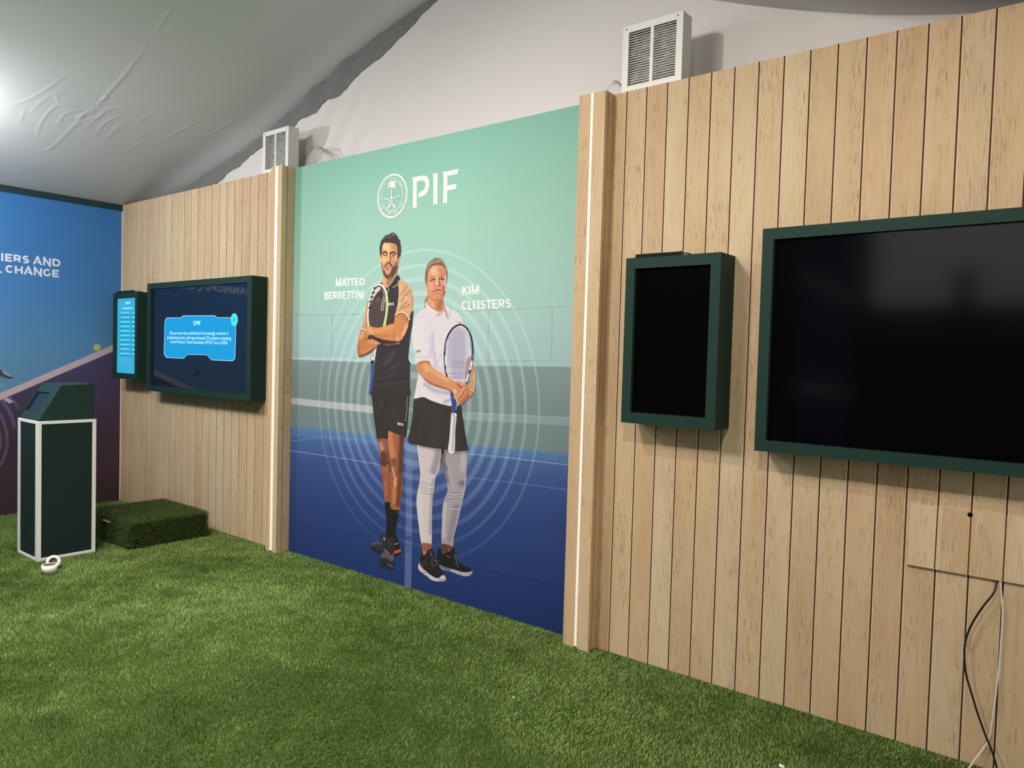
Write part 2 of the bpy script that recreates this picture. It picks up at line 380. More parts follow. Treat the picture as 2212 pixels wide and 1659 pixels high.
# ------------------------------------------------------------------ stroke lettering
def arc(cx, cy, rx, ry, a0, a1, n=10):
    return [(cx + rx * math.cos(math.radians(a0 + (a1 - a0) * k / n)), cy + ry * math.sin(math.radians(a0 + (a1 - a0) * k / n))) for k in range(n + 1)]
GLYPH = {
 'A': [[(0, 0), (.5, 1), (1, 0)], [(.46, .3), (.86, .3)]],
 'B': [[(0, .52), (0, 1), (.55, 1)] + arc(.55, .76, .36, .24, 90, -90) + [(0, .52)], [(0, .52), (0, 0), (.55, 0)] + arc(.55, .26, .42, .26, -90, 90)],
 'C': [arc(.54, .5, .52, .5, 48, 312, 18)],
 'D': [[(0, 0), (0, 1), (.42, 1)] + arc(.42, .5, .56, .5, 90, -90, 14) + [(0, 0)]],
 'E': [[(1, 1), (0, 1), (0, 0), (1, 0)], [(0, .5), (.88, .5)]],
 'F': [[(1, 1), (0, 1), (0, 0)], [(0, .5), (.88, .5)]],
 'G': [arc(.54, .5, .52, .5, 48, 325, 18) + [(.97, .45)]],
 'H': [[(0, 0), (0, 1)], [(1, 0), (1, 1)], [(0, .5), (1, .5)]],
 'I': [[(.5, 0), (.5, 1)]],
 'J': [[(.1, 1), (.95, 1), (.95, .3)] + arc(.5, .27, .45, .27, 0, -150)],
 'K': [[(0, 0), (0, 1)], [(.95, 1), (.08, .4)], [(.35, .6), (1, 0)]],
 'L': [[(0, 1), (0, 0), (1, 0)]],
 'M': [[(0, 0), (0, 1), (.5, .1), (1, 1), (1, 0)]],
 'N': [[(0, 0), (0, 1), (1, 0), (1, 1)]],
 'O': [arc(.5, .5, .52, .5, 0, 360, 24)],
 'P': [[(0, 0), (0, 1), (.5, 1)] + arc(.5, .72, .46, .28, 90, -90) + [(0, .44)]],
 'R': [[(0, 0), (0, 1), (.5, 1)] + arc(.5, .72, .46, .28, 90, -90) + [(0, .44)], [(.5, .44), (1, 0)]],
 'S': [arc(.5, .745, .42, .255, 30, 270, 12) + arc(.5, .25, .46, .25, 90, -150, 12)],
 'T': [[(0, 1), (1, 1)], [(.5, 1), (.5, 0)]],
 'U': [[(0, 1), (0, .35)] + arc(.5, .35, .5, .35, 180, 360) + [(1, 1)]],
 'V': [[(0, 1), (.5, 0), (1, 1)]],
 'X': [[(0, 0), (1, 1)], [(0, 1), (1, 0)]],
 '1': [[(.2, .8), (.55, 1), (.55, 0)]], '9': [arc(.5, .7, .4, .3, 0, 360, 14), [(.9, .7), (.7, 0)]], '7': [[(0, 1), (1, 1), (.35, 0)]],
 'v': [[(0, 1), (.5, 0), (1, 1)]], '^': [[(0, 0), (.5, 1), (1, 0)]],
}
class Ink:
    """flat print built from ribbons and polygons in 2-D, mapped onto its surface by fn(pts2, layer)"""
    def __init__(s, fn): s.fn = fn; s.p = []; s.f = []; s.c = []; s.l = []; s.k = 0
    def poly(s, pts, c):
        n = len(s.p); s.k += 1; pts = [tuple(map(float, q)) for q in pts]
        s.p += pts; s.c += [c] * len(pts); s.l += [s.k] * len(pts); s.f.append(list(range(n, n + len(pts)))); return s
    def ribbon(s, pts, w, c, joins=True):           # mitred strip; sharp turns start a new strip
        P = [np.asarray(q, float) for q in pts]; P = [q for i, q in enumerate(P) if i == 0 or np.hypot(*(q - P[i - 1])) > 1e-9]
        runs = [[P[0]]]
        for i in range(1, len(P)):
            runs[-1].append(P[i])
            if i < len(P) - 1:
                d1, d2 = P[i] - P[i - 1], P[i + 1] - P[i]
                if d1 @ d2 < .05 * np.hypot(*d1) * np.hypot(*d2): runs.append([P[i]])
        for r in runs:
            if len(r) < 2: continue
            s.k += 1; n = len(s.p); m = len(r)
            D = [(r[i + 1] - r[i]) / np.hypot(*(r[i + 1] - r[i])) for i in range(m - 1)]
            for i in range(m):
                a_, b_ = D[max(i - 1, 0)], D[min(i, m - 2)]; t_ = a_ + b_; t_ /= np.hypot(*t_)
                o = np.array([-t_[1], t_[0]]) * w / 2 / max(.5, t_ @ b_)
                ex = (-b_ if i == 0 else a_ if i == m - 1 else 0 * a_) * (w / 2 if len(runs) > 1 and ((i == 0 and r is not runs[0]) or (i == m - 1 and r is not runs[-1])) else 0)
                s.p += [tuple(r[i] + o + ex), tuple(r[i] - o + ex)]
            s.f += [[n + 2 * i, n + 2 * i + 1, n + 2 * i + 3, n + 2 * i + 2] for i in range(m - 1)]
            s.c += [c] * (2 * m); s.l += [s.k] * (2 * m)
        return s
    def glyph(s, ch, box, w, c):            # box: four 2-D corners bl, br, tr, tl (outer bounds)
        bl, br, tr, tl = [np.asarray(q, float) for q in box]
        ux = np.hypot(*(br - bl)); uy = np.hypot(*(tl - bl)); ix = min(.45, w / 2 / ux); iy = min(.45, w / 2 / uy)
        for st in GLYPH[ch]:
            q = []
            for a, b in st:
                if ch in 'AVMNKX': a2, b2 = ix * .9 + a * (1 - 1.8 * ix), b
                else: a2, b2 = ix + a * (1 - 2 * ix), iy + b * (1 - 2 * iy)
                if ch in 'IHTL1': b2 = b if ch in 'IH' or b < .01 else b2
                if ch == 'T': a2 = a if b > .5 and a in (0, 1) else a2
                if ch in 'EFL' and a > .5: a2 = a
                if ch == 'L' and b > .5: b2 = 1
                q.append(bl * (1 - a2) * (1 - b2) + br * a2 * (1 - b2) + tr * a2 * b2 + tl * (1 - a2) * b2)
            s.ribbon(q, w, c)
        return s
    def word(s, text, xr, top, bot, w, c):  # xr: (x0,x1) per letter; top/bot: ((xa,ya),(xb,yb)) lines
        f = lambda ln, x: ln[0][1] + (ln[1][1] - ln[0][1]) * (x - ln[0][0]) / (ln[1][0] - ln[0][0])
        for ch, (a, b) in zip(text, xr):
            s.glyph(ch, [(a, f(bot, a)), (b, f(bot, b)), (b, f(top, b)), (a, f(top, a))], w, c)
        return s
    def build(s, name, m, parent=None, k=1.0, step=1.0):
        V = s.fn(np.asarray(s.p, float), np.asarray(s.l, float) * step)
        return mesh_obj(name, V, s.f, m, parent, ink=lin(np.asarray(s.c, float)) * k)

def seg_dist(P, pts):
    d = np.full(len(P), 1e9)
    for a, b in zip(pts[:-1], pts[1:]):
        ab = b - a; t = np.clip(((P - a) @ ab) / max(ab @ ab, 1e-12), 0, 1)
        d = np.minimum(d, np.hypot(*(P - a - t[:, None] * ab).T))
    return d
def inside(P, poly):
    r = np.zeros(len(P), bool); x, y = P[:, 0], P[:, 1]; n = len(poly)
    for i in range(n):
        (x1, y1), (x2, y2) = poly[i], poly[i - 1]
        if y1 == y2: continue
        r ^= ((y1 > y) != (y2 > y)) & (x < (x2 - x1) * (y - y1) / (y2 - y1) + x1)
    return r
def brush(P, C, op):
    """op: ('s', pts, width, colour, alpha, soft) soft stroke; ('p', pts, colour, alpha, soft) soft polygon"""
    if op[0] == 's':
        _, pts, w, c, a, soft = op; pts = np.asarray(pts, float)
        if len(pts) == 1: pts = np.vstack([pts, pts + .01])
        elif len(pts) > 2: pts = catmull(pts, False, 4)
        lo, hi = pts.min(0) - w - soft, pts.max(0) + w + soft
        sel = np.where(((P >= lo) & (P <= hi)).all(1))[0]
        if not len(sel): return
        m = np.clip((w / 2 + soft / 2 - seg_dist(P[sel], pts)) / max(soft, 1e-6), 0, 1)
    else:
        _, pts, c, a, soft = op; pts = np.asarray(pts, float)
        lo, hi = pts.min(0) - soft, pts.max(0) + soft
        sel = np.where(((P >= lo) & (P <= hi)).all(1))[0]
        if not len(sel): return
        sd = seg_dist(P[sel], np.vstack([pts, pts[:1]])); sd = np.where(inside(P[sel], pts), sd, -sd)
        m = np.clip(sd / max(soft, 1e-6) + .5, 0, 1)
    m = (m * m * (3 - 2 * m) * a)[:, None]
    C[sel] = C[sel] * (1 - m) + np.asarray(c, float) * m
def ramp(t, stops):
    xs = [s[0] for s in stops]; return np.stack([np.interp(t, xs, [s[1][i] for s in stops]) for i in range(3)], -1)

M_INK = vcol('printed_ink', .6, .2)
KI = .97          # print reflectance relative to the photographed tone

# ------------------------------------------------------------------ wall at the left: printed blue panel
def xwall(P): return on_x(P[:, 0], P[:, 1], XW)[:, 1:]          # photo point -> (y,z) on that wall
gy = np.concatenate([np.linspace(-5.6, -1.3, 110), np.arange(-1.29, .001, .0065)]); gz = np.linspace(0, 2.941, 430)
Yg, Zg = np.meshgrid(gy, gz); P = np.stack([Yg.ravel(), Zg.ravel()], 1)
C = ramp(P[:, 1], [(0, (120, 150, 178)), (1.2, (104, 148, 182)), (1.6, (92, 142, 186)), (2.0, (76, 130, 186)), (2.3, (68, 124, 186)), (2.94, (62, 122, 188))])
up = xwall(np.array([[0, 849.6], [243, 745.6]])); lo_ = xwall(np.array([[0, 864.5], [243, 759.5]]))
def ext(l, y): return l[0] + (l[1] - l[0]) * (y - l[0][0]) / (l[1][0] - l[0][0])
under = np.array([ext(lo_, -5.6), ext(lo_, .05), [.05, -.1], [-5.6, -.1]])
m = inside(P, under)
pc = ramp(P[:, 1], [(0, (78, 56, 66)), (.7, (74, 56, 70)), (1.1, (78, 66, 96)), (1.6, (84, 80, 118))])
C[m] = pc[m]
for pts, w in (([(35, 650), (130, 780), (195, 920), (230, 1060)], 7), ([(-30, 830), (20, 900), (75, 1030), (110, 1200), (112, 1400), (70, 1560), (10, 1700)], 6), ([(150, 590), (220, 650), (300, 760)], 5), ([(-60, 1060), (-10, 1180), (10, 1300), (0, 1420)], 6)):
    q = xwall(np.array(pts, float) * .13258 + [0, 780]); brush(P, C, ('s', q, w * .0042, (120, 112, 146), .6, .012))
brush(P, C, ('s', xwall(np.array([(-10, 370), (40, 410), (90, 470)], float) * .13258 + [0, 780]), .02, (128, 160, 190), .7, .012))
brush(P, C, ('p', np.array([ext(up, -5.6), ext(up, .05), ext(lo_, .05), ext(lo_, -5.6)]), (212, 184, 192), 1, .006))
brush(P, C, ('p', xwall(np.array([(118, 596), (222, 660), (155, 692), (50, 625)], float) * .13258 + [0, 780]), (208, 184, 186), 1, .006))
nyy = len(gy); fc = [(j * nyy + i, j * nyy + i + 1, (j + 1) * nyy + i + 1, (j + 1) * nyy + i) for j in range(len(gz) - 1) for i in range(nyy - 1)]
WL = struct(mesh_obj('wall_left', np.stack([np.full(len(P), XW), P[:, 0], P[:, 1]], 1), fc, M_INK, ink=lin(C) * .92))
struct(MB().box(XW - .05, XW + .012, -5.6, .0, 2.941, 3.0).build('trim_1', mat('dark_teal_trim', (30, 56, 62), .6, .3)))
def wl_fn(q, l): y_z = xwall(q); return np.stack([XW + .0012 + l * .00003, y_z[:, 0], y_z[:, 1]], 1)
def wm_fn(q, l): return np.stack([XW + .0012 + l * .00003, q[:, 0], q[:, 1]], 1)
T = lambda a: (a[0] * .0678, 530 + a[1] * .0678)
ink = Ink(wm_fn); WT = (222, 226, 240)
def wl_word(text, xr, top, bot):                # letter spans measured on the wall, in metres
    yz = lambda x, y: xwall(np.array([[x * .0678, 530 + y * .0678]]))[0]
    ty = np.mean([yz(x, y)[1] for x, y in top]); by = np.mean([yz(x, y)[1] for x, y in bot])
    for ch, (a, b) in zip(text, xr):
        ya, yb = (yz(a, 300)[0], yz(b, 300)[0]) if isinstance(a, int) else (a, b)
        ink.glyph(ch, [(ya, by), (yb, by), (yb, ty), (ya, ty)], .0165, WT)
wl_word('IERSAND', [(30, 110), (160, 385), (430, 675), (705, 935), (1050, 1340), (1375, 1620), (1670, 1930)], [(70, 258), (270, 275), (1760, 415)], [(70, 508), (270, 528), (1760, 655)])
wl_word('CHANGE', [(170, 435), (470, 730), (755, 1050), (1080, 1335), (1368, 1620), (1665, 1875)], [(600, 668), (1200, 720), (1770, 770)], [(600, 912), (1200, 962), (1770, 1010)])
wl_word('BARR', [(-1.394, -1.331), (-1.319, -1.244), (-1.232, -1.167), (-1.152, -1.088)], [(70, 258), (270, 275), (1760, 415)], [(70, 508), (270, 528), (1760, 655)])
wl_word('MEANINGFUL', [(-1.80, -1.722), (-1.703, -1.648), (-1.638, -1.563), (-1.549, -1.483), (-1.469, -1.449), (-1.435, -1.369), (-1.357, -1.289), (-1.275, -1.221), (-1.209, -1.144), (-1.1, -1.0525)], [(600, 668), (1200, 720), (1770, 770)], [(600, 912), (1200, 962), (1770, 1010)])
ink.build('printed_slogan', M_INK, WL, KI)['label'] = 'white capital lettering'
ink = Ink(wl_fn)
ink.poly([(209.6 + 8 * math.cos(t), 750.6 + 7.6 * math.sin(t)) for t in np.linspace(0, 6.28, 24, endpoint=False)], (204, 194, 104))
ink.ribbon([(206, 744), (211, 750), (210, 757)], 1.0, (226, 220, 150))
ink.build('printed_ball', M_INK, WL, KI)['label'] = 'yellow tennis ball'
ink = Ink(wl_fn); Q = lambda *a: [(x * .13258, 780 + y * .13258) for x, y in a]
ink.poly(Q((-60, 120), (40, 150), (120, 192), (215, 262), (192, 290), (110, 280), (0, 242), (-60, 230)), (72, 68, 98))
ink.poly(Q((20, 150), (60, 160), (150, 210), (205, 262), (150, 250), (60, 205)), (168, 160, 172))
ink.build('printed_racket_tip', M_INK, WL, KI)['label'] = 'dark tapered tip'

# ------------------------------------------------------------------ displays in deep green casings
M_GLASS = mat('dark_screen_glass', (6, 6, 8), .11, .5)
M_GLASSN = mat('navy_lit_screen', (10, 14, 22), .035, .5, emit=(20, 32, 54), es=.46)
M_CYAN = mat('cyan_lit_screen', (10, 30, 40), .2, .3, emit=(58, 178, 222), es=.95)
def display(x0, x1, z0, z1, D, w, glass, label, group, wz=None):
    r = tag(empty('wall_display', ((x0 + x1) / 2, 0, z0)), label, 'screen', group)
    wz = wz or w
    b = MB(); o = [(x0, z0), (x1, z0), (x1, z1), (x0, z1)]; i = [(x0 + w, z0 + wz), (x1 - w, z0 + wz), (x1 - w, z1 - wz), (x0 + w, z1 - wz)]
    for k in range(4):
        l = (k + 1) % 4
        P3 = lambda p, y: (p[0], y, p[1])
        b.quad(P3(o[k], -D), P3(o[l], -D), P3(i[l], -D), P3(i[k], -D))
        b.quad(P3(o[k], -D), P3(o[k], -.0005), P3(o[l], -.0005), P3(o[l], -D))
        b.quad(P3(i[k], -D), P3(i[l], -D), P3(i[l], -D + .03), P3(i[k], -D + .03))
    b.quad(*[(p[0], -.0005, p[1]) for p in o])
    b.build('casing', M_GREEN, r)
    MB().box(i[0][0] - .01, i[1][0] + .01, -D + .02, -D + .034, i[0][1] - .01, i[2][1] + .01).build('screen', glass, r)
    return r, -D + .02
GS = 'green cased displays on the plank walls'
R1, _ = display(-.683, -.181, 1.267, 2.096, .166, .05, M_GLASS, 'upright green-framed display with a blank black screen, beside the wide wood pillar', GS, .054)
R2, _ = display(.004, 1.72, 1.19, 2.189, .15, .05, M_GLASS, 'large landscape green-framed display, switched off, cut by the right edge of the photo', GS)
R3, YL = display(-5.776, -4.06, 1.173, 2.166, .143, .06, M_GLASSN, 'large landscape green-framed display showing a bright blue message box', GS, .052)
R4, YS = display(-6.425, -5.918, 1.265, 2.095, .166, .05, M_CYAN, 'narrow upright green-framed display with a lit cyan list, in the left corner', GS, .054)

def emis(name, c, s=1.0):
    m = mat(name, (8, 8, 10), .4, .2, emit=c, es=s); return m
E_POP = emis('popup_blue', (26, 166, 232), .92); E_POP2 = emis('popup_edge', (170, 214, 244), 1.0); E_CY = emis('popup_button', (62, 240, 250), 1.0)
E_TXT = emis('screen_text', (196, 250, 255), 1.05); E_DK = emis('button_mark', (20, 150, 170), .8); E_ROW = emis('list_row', (96, 220, 246), 1.0); E_ROW2 = emis('list_gap', (40, 160, 208), .9)
def scr(y): return lambda q, l: on_y(q[:, 0], q[:, 1], y - .0006) + np.stack([0 * l, -l * .0002, 0 * l], 1)
TP = lambda *a: [(330 + x * .15674, 600 + y * .15674) for x, y in a]
pop = [(195, 548), (385, 548), (420, 520), (850, 518), (890, 546), (1110, 546), (1140, 570), (1150, 620), (1138, 1090), (1125, 1130), (1095, 1150), (805, 1136), (760, 1085), (745, 1066), (490, 1062), (470, 1070), (430, 1114), (195, 1104), (165, 1080), (152, 1030), (164, 620), (172, 575)]
def flat(name, pts, m, parent, y, layer):
    V = scr(y)(np.array(pts, float), np.full(len(pts), float(layer))); return mesh_obj(name, V, [list(range(len(pts)))], m, parent)
flat('message_border', TP(*pop), E_POP2, R3, YL, 1)
cx_, cy_ = 650, 830
PP = flat('message_box', TP(*[(cx_ + (x - cx_) * .985, cy_ + (y - cy_) * .968) for x, y in pop]), E_POP, R3, YL, 2)
th = np.linspace(0, 2 * math.pi, 28, endpoint=False)
flat('close_button_rim', TP(*[(1125 + 48 * math.cos(t), 577 + 87 * math.sin(t)) for t in th]), E_POP2, R3, YL, 3)
flat('close_button', TP(*[(1125 + 43 * math.cos(t), 577 + 79 * math.sin(t)) for t in th]), E_CY, R3, YL, 4)
ink = Ink(scr(YL)); ink.k = 24
for a in GLYPH['X']: ink.ribbon(TP(*[(1113 + 24 * q[0], 598 - 44 * q[1]) for q in a]), .9, (0, 0, 0))
ink.build('close_mark', E_DK, R3, step=.2)
ink = Ink(scr(YL)); ink.k = 15
ink.ribbon(TP(*[(577 + 15 * math.cos(t), 625 + 34 * math.sin(t)) for t in np.linspace(0, 2 * math.pi, 24)]), .9, (0, 0, 0)); ink.ribbon(TP((577, 605), (577, 645)), .9, (0, 0, 0))
ink.word('PIF', [(x0 * .15674 + 330, x1 * .15674 + 330) for x0, x1 in ((602, 626), (629, 637), (640, 660))], ((420, 693.6), (440, 693)), ((420, 702), (440, 701.6)), 1.5, (0, 0, 0))
ink.build('message_logo', E_TXT, R3, step=.2)
def text_mesh(body):
    c = bpy.data.curves.new('t', 'FONT'); c.body = body; c.offset = .012; c.resolution_u = 3
    o = bpy.data.objects.new('t', c); COL.objects.link(o); dg = bpy.context.evaluated_depsgraph_get(); dg.update()
    me = o.evaluated_get(dg).to_mesh(); V = np.array([v.co[:] for v in me.vertices]); F = [list(p.vertices) for p in me.polygons]
    o.evaluated_get(dg).to_mesh_clear(); bpy.data.objects.remove(o); bpy.data.curves.remove(c); return V, F
for body, xa, xb, zc in (('Did you know that motherhood is increasingly common in', 240, 1045, 783), ('professional tennis, with approximately 20 mothers competing', 204, 1084, 848), ("on the Women's Tennis Association (WTA) Tour in 2024?", 243, 1034, 908)):
    V, F = text_mesh(body); a, b = on_y(*[np.array(q) for q in zip(*TP((xa, zc - 4), (xb, zc + 6)))], YL)
    sx = (b[0] - a[0]) / (V[:, 0].max() - V[:, 0].min()); sz = .040
    W = np.stack([a[0] + (V[:, 0] - V[:, 0].min()) * sx, np.full(len(V), YL - .003), (a[2] + b[2]) / 2 + V[:, 1] * sz], 1)
    mesh_obj('message_text', W, F, E_TXT, R3)
# list on the narrow display
xa, xb, za, zb2 = -6.375, -5.968, 1.319, 2.041; sx = xb - xa; sz = zb2 - za
def rect(b, u0, u1, v0, v1, y): b.quad((xa + u0 * sx, y, zb2 - v1 * sz), (xa + u1 * sx, y, zb2 - v1 * sz), (xa + u1 * sx, y, zb2 - v0 * sz), (xa + u0 * sx, y, zb2 - v0 * sz))
for k in range(10):
    v = .178 + k * .0605
    for (u0, u1, w0, w1, d0, d1) in ((.14, .68, .17, .66, .004, .026), (.73, .95, .76, .92, .006, .03)):
        q = MB(); rect(q, u0, u1, v, v + .055, YS - .0008); q = q.build('list_row', E_ROW2, R4)
        q2 = MB(); rect(q2, w0, w1, v + d0, v + d1, YS - .0016); q2.build('list_bar', E_ROW, q)
b3 = MB()
rect(b3, .25, .8, .127, .139, YS - .0016); b3.build('title_bar', E_TXT, R4)
ink = Ink(lambda q, l: np.stack([xa + q[:, 0] * sx, YS - .0012 - l * .00004, zb2 - q[:, 1] * sz], 1))
ink.word('PIF', [(.5, .56), (.575, .595), (.61, .66)], ((0, .047), (1, .047)), ((0, .078), (1, .078)), .014, (0, 0, 0)); ink.ribbon([(.45 + .025 * math.cos(t), .0625 + .016 * math.sin(t)) for t in np.linspace(0, 6.28, 16)], .012, (0, 0, 0))
ink.build('list_logo', E_TXT, R4)

# slim black bars lying on the two upright casings
def bar(xa, xb, ztop, label):
    o = tag(empty('sensor_bar', ((xa + xb) / 2, -.15, ztop)), label, 'sensor', 'slim black bars on the upright displays')
    bb = MB(); pr = [(-.168, ztop), (-.138, ztop), (-.136, ztop + .010), (-.14, ztop + .017), (-.164, ztop + .017), (-.17, ztop + .010)]
    bb.prism_x(pr, xa, xb); bb.build('bar_body', M_BLACK, o)
    MB().box(xb - .004, xb + .004, -.166, -.14, ztop + .002, ztop + .018).build('end_cap', M_BLACK, o)
    MB().tube([(xb - .012, -.136, ztop + .012), (xb + .01, -.11, ztop + .014), (xb + .03, -.07, ztop + .006), (xb + .04, -.02, ztop + .0035)], .003, 6).build('cable', M_BLACK, o)
xs_ = on_y(np.array([1375.5, 1472.]), np.array([556., 548.]), -.155)[:, 0]
bar(xs_[0], xs_[1], 2.096, 'slim black bar lying on top of the upright display with the blank screen')
bar(-6.34, -6.04, 2.095, 'slim black bar lying on top of the narrow display with the cyan list')

# ------------------------------------------------------------------ wood cover patch, cables
cb = MB(); zt, zb_ = 1.018, .762; x0c = .618; g = .0045
gx = [PX0 + i * PW for i in range(12, 23)]
xsn = [x0c] + [q for x in gx if x0c < x < 1.80 for q in (x - g / 2, x + g / 2)] + [1.80]
yb_, yt_ = -.016, -.006
for k in range(len(xsn) - 1):
    a, c = xsn[k], xsn[k + 1]; dp = .004 if k % 2 else 0
    cb.quad((a, yb_ + dp, zb_), (c, yb_ + dp, zb_), (c, yt_ + dp, zt), (a, yt_ + dp, zt), k % 2)
cb.quad((x0c, yt_, zt), (1.80, yt_, zt), (1.80, 0, zt), (x0c, 0, zt)); cb.quad((x0c, yb_, zb_), (1.80, yb_, zb_), (1.80, -.004, zb_), (x0c, -.004, zb_))
cb.quad((x0c, yb_, zb_), (x0c, -.0005, zb_), (x0c, -.0005, zt), (x0c, yt_, zt))
cover = tag(cb.build('cover_panel', [M_WOOD, M_JOINT], origin=(PX0 + 17 * PW, 0, zb_)), 'plank patterned cover board fixed under the large switched-off display', 'panel')
hp = on_y(2095.5, 1112., -.008)
M_HOLE = mat('black_cable_hole', (6, 6, 6), .9, .05)
MB().lathe([(0, 0), (.009, 0), (.009, .002), (0, .002)], (hp[0], -.0065, hp[2]), 16, M=Matrix.Rotation(math.pi / 2, 4, 'X')).build('hole', M_HOLE, cover)
M_WCAB = mat('white_cable', (226, 218, 204), .5, .3)
def cable(name, px, ys, r, m, label):
    P3 = [on_y(float(u), float(v), y) for (u, v), y in zip(px, ys)]
    t = [p for p in catmull(np.array(P3), False, 8)]
    return tag(MB().tube(t, r, 8).build(name, m, smooth=True, origin=t[-1]), label, 'cable')
C4 = lambda *a: [(2060 + x * .25249, 1240 + y * .25257) for x, y in a]
cable('power_cable', C4((375, 30), (368, 70), (340, 165), (250, 280), (160, 420), (105, 560), (92, 700), (105, 850), (150, 1010), (205, 1190), (270, 1370), (330, 1520), (375, 1680), (395, 1780)), [-.008, -.012, -.03, -.034, -.034, -.034, -.034, -.032, -.03, -.028, -.03, -.034, -.04, -.045], .0040, M_BLACK, 'black cable hanging in a loop below the cover board')
cable('data_cable', C4((396, 30), (398, 80), (412, 200), (420, 300), (415, 440), (405, 600), (390, 800), (370, 950), (350, 1120), (325, 1290), (300, 1420), (250, 1500), (180, 1590), (135, 1655), (95, 1700)), [-.008, -.01, -.012, -.012, -.012, -.012, -.012, -.012, -.012, -.012, -.014, -.02, -.035, -.05, -.07], .0034, M_WCAB, 'white cable hanging straight beside the black one')

# ------------------------------------------------------------------ podium
pod = tag(empty('podium', (-4.958, -1.2, 0)), 'dark green tablet podium with white edges and a sloping head, left of the turf block', 'podium')
px0, px1, py0, py1 = -5.152, -4.766, -1.401, -1.0; HT = float(on_y(74., 909.5, py0)[2]); e = .022
M_EDGE = mat('white_edge_trim', (246, 242, 234), .5, .3)
M_PANEL = grain(mat('podium_panel', (24, 44, 40), .6, .3), (22, 41, 37), (26, 47, 43), 120, .05)
MB().box(px0 + .006, px1 - .006, py0 + .006, py1 - .006, .004, HT - .004).build('base_panel', M_PANEL, pod)
eb = MB()
ex, ey = .042, .027
for x in (px0, px1 - ex):
    for y in (py0, py1 - ey): eb.box(x, x + ex, y, y + ey, 0, HT)
for z in (0, HT - e):
    for y in (py0, py1 - ey): eb.box(px0 + ex, px1 - ex, y, y + ey, z, z + e)
    for x in (px0, px1 - ex): eb.box(x, x + ex, py0 + ey, py1 - ey, z, z + e)
bevel(eb.build('edge_trim', M_EDGE, pod), .002, 2)
hx0, hx1 = px0 + .012, px1 - .012
s0 = on_x(77., 908., hx1); s1 = on_x(132.8, 832.5, hx1); s2 = on_x(201., 829.6, hx1)
hy0, hy1 = py0 + .012, py1 - .012; zt1 = float(s1[2]); zt2 = float(s2[2]); ys1 = float(s1[1])
M_HEADG = grain(mat('podium_head_paint', (28, 52, 47), .55, .35), (26, 49, 44), (31, 56, 51), 100, .05)
hb = MB(); prof = [(hy0, HT), (hy1, HT), (hy1, zt2), (ys1, zt1), (hy0, HT + .006)]
n_s = np.cross([1, 0, 0], np.array([0, ys1 - hy0, zt1 - HT - .006])); n_s = -n_s / np.linalg.norm(n_s)
if n_s[2] < 0: n_s = -n_s
p_s = np.array([hx0, hy0, HT + .006]); tv = np.array([0, ys1 - hy0, zt1 - HT - .006]); Ls = np.linalg.norm(tv); tv /= Ls
def sl(u, s, d=0): return np.array([hx0 + u * (hx1 - hx0), 0, 0]) * [1, 0, 0] + np.array([0, p_s[1], p_s[2]]) + tv * s * Ls + n_s * d
q = on_plane(np.array([79., 109.4, 78.6, 48.7]), np.array([845.4, 848.3, 888.6, 885.6]), p_s, n_s)
us = (q[:, 0] - hx0) / (hx1 - hx0); ss = ((q - p_s) @ tv) / Ls
u0, u1, s0_, s1_ = us[[0, 3]].mean(), us[[1, 2]].mean(), ss[[2, 3]].mean(), ss[[0, 1]].mean()
hb.prism_x(prof[:], hx0, hx1); hb.f = [f for k, f in enumerate(hb.f) if k != 2 + 3]; hb.mi = hb.mi[:len(hb.f)]
O = [sl(0, 0), sl(1, 0), sl(1, 1), sl(0, 1)]; I = [sl(u0, s0_), sl(u1, s0_), sl(u1, s1_), sl(u0, s1_)]; J = [sl(u0, s0_, -.012), sl(u1, s0_, -.012), sl(u1, s1_, -.012), sl(u0, s1_, -.012)]
for k in range(4):
    l = (k + 1) % 4; hb.quad(O[k], O[l], I[l], I[k]); hb.quad(I[k], I[l], J[l], J[k])
hb.build('podium_head', M_HEADG, pod)
M_TAB = mat('tablet_glass', (30, 28, 34), .12, .5)
tb = MB(); tb.quad(*[j + n_s * .001 for j in J]); tb.build('tablet_screen', M_TAB, pod)

# ------------------------------------------------------------------ turf
M_BLADE = vcol('turf_blade', .65, .25)
def blades(P, Nrm, h, w, seed, lean=.75, tone=1.0, fieldf=None):
    r = np.random.default_rng(seed); n = len(P)
    a = r.uniform(0, 2 * np.pi, n); Nrm = np.asarray(Nrm, float)
    ref = np.where(np.abs(Nrm[:, 2:3]) > .5, np.array([[1., 0, 0]]), np.array([[0, 0, 1.]]))
    t1 = np.cross(Nrm, ref); t1 /= np.linalg.norm(t1, axis=1, keepdims=True); t2 = np.cross(Nrm, t1)
    side = t1 * np.cos(a)[:, None] + t2 * np.sin(a)[:, None]
    b = r.uniform(0, 2 * np.pi, n); ln = r.uniform(.15, 1, n) * lean
    if fieldf is not None:
        fx, fy = fieldf(P); ld = t1 * (np.cos(b) * ln + fx)[:, None] + t2 * (np.sin(b) * ln + fy)[:, None]
    else: ld = t1 * (np.cos(b) * ln)[:, None] + t2 * (np.sin(b) * ln)[:, None]
    hh = h * r.uniform(.6, 1.15, n)[:, None]
    tip = P + (Nrm + ld) / np.linalg.norm(Nrm + ld, axis=1, keepdims=True) * hh
    V = np.stack([P - side * w / 2, P + side * w / 2, tip], 1).reshape(-1, 3)
    base = np.array([[78, 96, 42], [90, 110, 52], [104, 122, 64], [116, 130, 80], [126, 126, 80]], float)[r.choice(5, n, p=[.24, .3, .24, .14, .08])]
    c = lin(base * r.uniform(.9, 1.08, (n, 1))) * tone
    return V, np.repeat(c, 3, 0)
